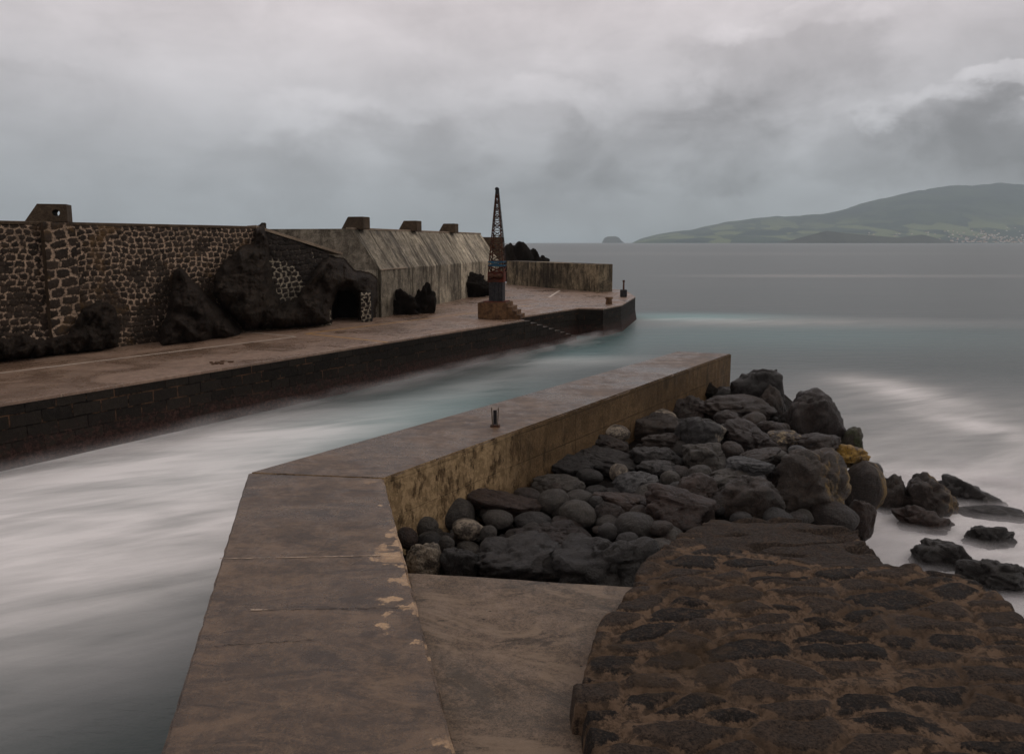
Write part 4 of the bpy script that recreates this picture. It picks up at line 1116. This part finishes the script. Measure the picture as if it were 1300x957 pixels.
# ------------------------------------------------------------------ haze
bm = bmesh.new(); add_box(bm, Vector((0, 7400, 520)), (28400, 15800, 1044)); hz = bm_obj('haze', bm, [])
hz.data.materials.clear()
hmt = bpy.data.materials.new('haze'); hmt.use_nodes = True; t = hmt.node_tree; t.nodes.clear()
o_ = t.nodes.new('ShaderNodeOutputMaterial'); pv = t.nodes.new('ShaderNodeVolumePrincipled'); t.links.new(pv.outputs[0], o_.inputs['Volume'])
pv.inputs['Density'].default_value = 4.8e-5; pv.inputs['Color'].default_value = (.83, .93, 1, 1)
hz.data.materials.append(hmt); tag(hz, kind='stuff')

# ------------------------------------------------------------------ light
wd = bpy.data.worlds.new('World'); S.world = wd; wd.use_nodes = True
g = G('', wd.node_tree)
SUN_EL, SUN_AZ = R(42), R(75)        # azimuth measured from +Y towards +X
sky = g.new('ShaderNodeTexSky', sky_type='NISHITA'); sky.sun_disc = False; sky.sun_elevation = SUN_EL; sky.sun_rotation = SUN_AZ
dirv = g.new('ShaderNodeTexCoord').outputs['Generated']
x, y, z = g.sep(dirv)
az = g.mth('ARCTAN2', x, y); el = g.mth('ARCSINE', z); el0 = el
wz = g.new('ShaderNodeTexNoise'); g.put(wz.inputs['Vector'], g.map(dirv, (1, 1, 1.6))); wz.inputs['Scale'].default_value = 5.; wz.inputs['Detail'].default_value = 7; wz.inputs['Roughness'].default_value = .58
wc_ = g.sep(wz.outputs['Color'])
azw = g.add(az, g.ramp(wc_[0], .3, .7, -.085, .085, False)); elw = g.add(el, g.ramp(wc_[1], .3, .7, -.05, .05, False))
def comb(a, b, c=0.):
    n = g.new('ShaderNodeCombineXYZ'); g.put(n.inputs[0], a); g.put(n.inputs[1], b); g.put(n.inputs[2], c); return n.outputs[0]
# cloud coordinates: real directions, seamless in 3D
cv3 = g.map(dirv, (1, 1, 2.6))
n1 = g.noise(cv3, 2.0, 7, .5, .3); n2 = g.noise(g.map(dirv, (1, 1, 1.7)), 8, 9, .6, .35); n3 = g.noise(g.map(dirv, (1, 1, 3.5)), 2.6, 5, .5, .2)
def sb(px, py, rxp, ryp, lo=1.5, hi=.3):
    a0 = math.atan((px-650)/F); d = FW+RT*((px-650)/F)+UP*((433.5-py)/F); d.normalize(); e0 = math.asin(d.z)
    a = g.mth('DIVIDE', g.mth('SUBTRACT', azw, a0), rxp/F); b = g.mth('DIVIDE', g.mth('SUBTRACT', elw, e0), ryp/F)
    r2 = g.add(g.mul(a, a), g.mul(b, b)); r2 = g.add(r2, g.ramp(n2, .25, .75, -.7, .7, False))
    return g.ramp(r2, lo, hi)
tot = g.ramp(n1, .3, .7, -.09, .09, False)
tot = g.add(tot, g.ramp(n2, .3, .7, -.085, .085, False))
tot = g.add(tot, g.ramp(n3, .3, .7, -.06, .06, False))
for (a, b, c, d, w) in ((860, 160, 130, 55, -.13), (800, 205, 130, 24, -.07), (960, 95, 120, 55, -.12), (560, 215, 85, 42, -.12), (350, 195, 100, 32, -.08), (1170, 205, 170, 36, -.15), (1270, 175, 120, 34, -.15), (1255, 118, 80, 20, .20), (1130, 160, 55, 16, .13), (1000, 34, 75, 16, .09), (680, 135, 110, 22, .10), (430, 160, 90, 22, .08), (50, 95, 60, 14, -.05), (1260, 236, 190, 18, -.06), (150, 50, 300, 60, .03), (720, 245, 120, 30, -.04), (730, 70, 90, 25, .05)):
    tot = g.add(tot, g.mul(sb(a, b, c, d, *((1.6, .5) if w > .15 else (1.7, .1))), w))
base = g.ramp(el, -.02, .36, .0, 1., False)
bc = g.mix(base, (.255, .315, .345), (.80, .725, .735))
bc = g.mix(g.ramp(el, .42, 1.2), bc, (.66, .64, .64))
cc = g.mix(1., bc, comb(g.add(1.02, g.mul(tot, 1.5)), g.add(1., g.mul(tot, 1.5)), g.add(.985, g.mul(tot, 1.5))), 'MULTIPLY')
bgc = g.new('ShaderNodeBackground'); g.put(bgc.inputs[0], cc); bgc.inputs[1].default_value = 1.
bgs = g.new('ShaderNodeBackground'); g.put(bgs.inputs[0], sky.outputs[0]); bgs.inputs[1].default_value = .07
mx = g.new('ShaderNodeMixShader'); mx.inputs[0].default_value = .93
g.t.links.new(bgs.outputs[0], mx.inputs[1]); g.t.links.new(bgc.outputs[0], mx.inputs[2])
ow = g.new('ShaderNodeOutputWorld'); g.t.links.new(mx.outputs[0], ow.inputs[0])
sl = bpy.data.lights.new('sun', 'SUN'); so_ = bpy.data.objects.new('sun', sl); C.objects.link(so_)
sl.energy = .6; sl.angle = R(25); sl.color = (1, .93, .84)
sdir = Vector((math.sin(SUN_AZ)*math.cos(SUN_EL), math.cos(SUN_AZ)*math.cos(SUN_EL), math.sin(SUN_EL)))
so_.rotation_euler = sdir.to_track_quat('Z', 'Y').to_euler()

S.view_settings.view_transform = 'Standard'; S.view_settings.look = 'None'; S.view_settings.gamma = 1; S.view_settings.exposure = 0
S.cycles.transparent_max_bounces = 16; S.cycles.volume_bounces = 2; S.cycles.max_bounces = 5; S.cycles.caustics_reflective = False
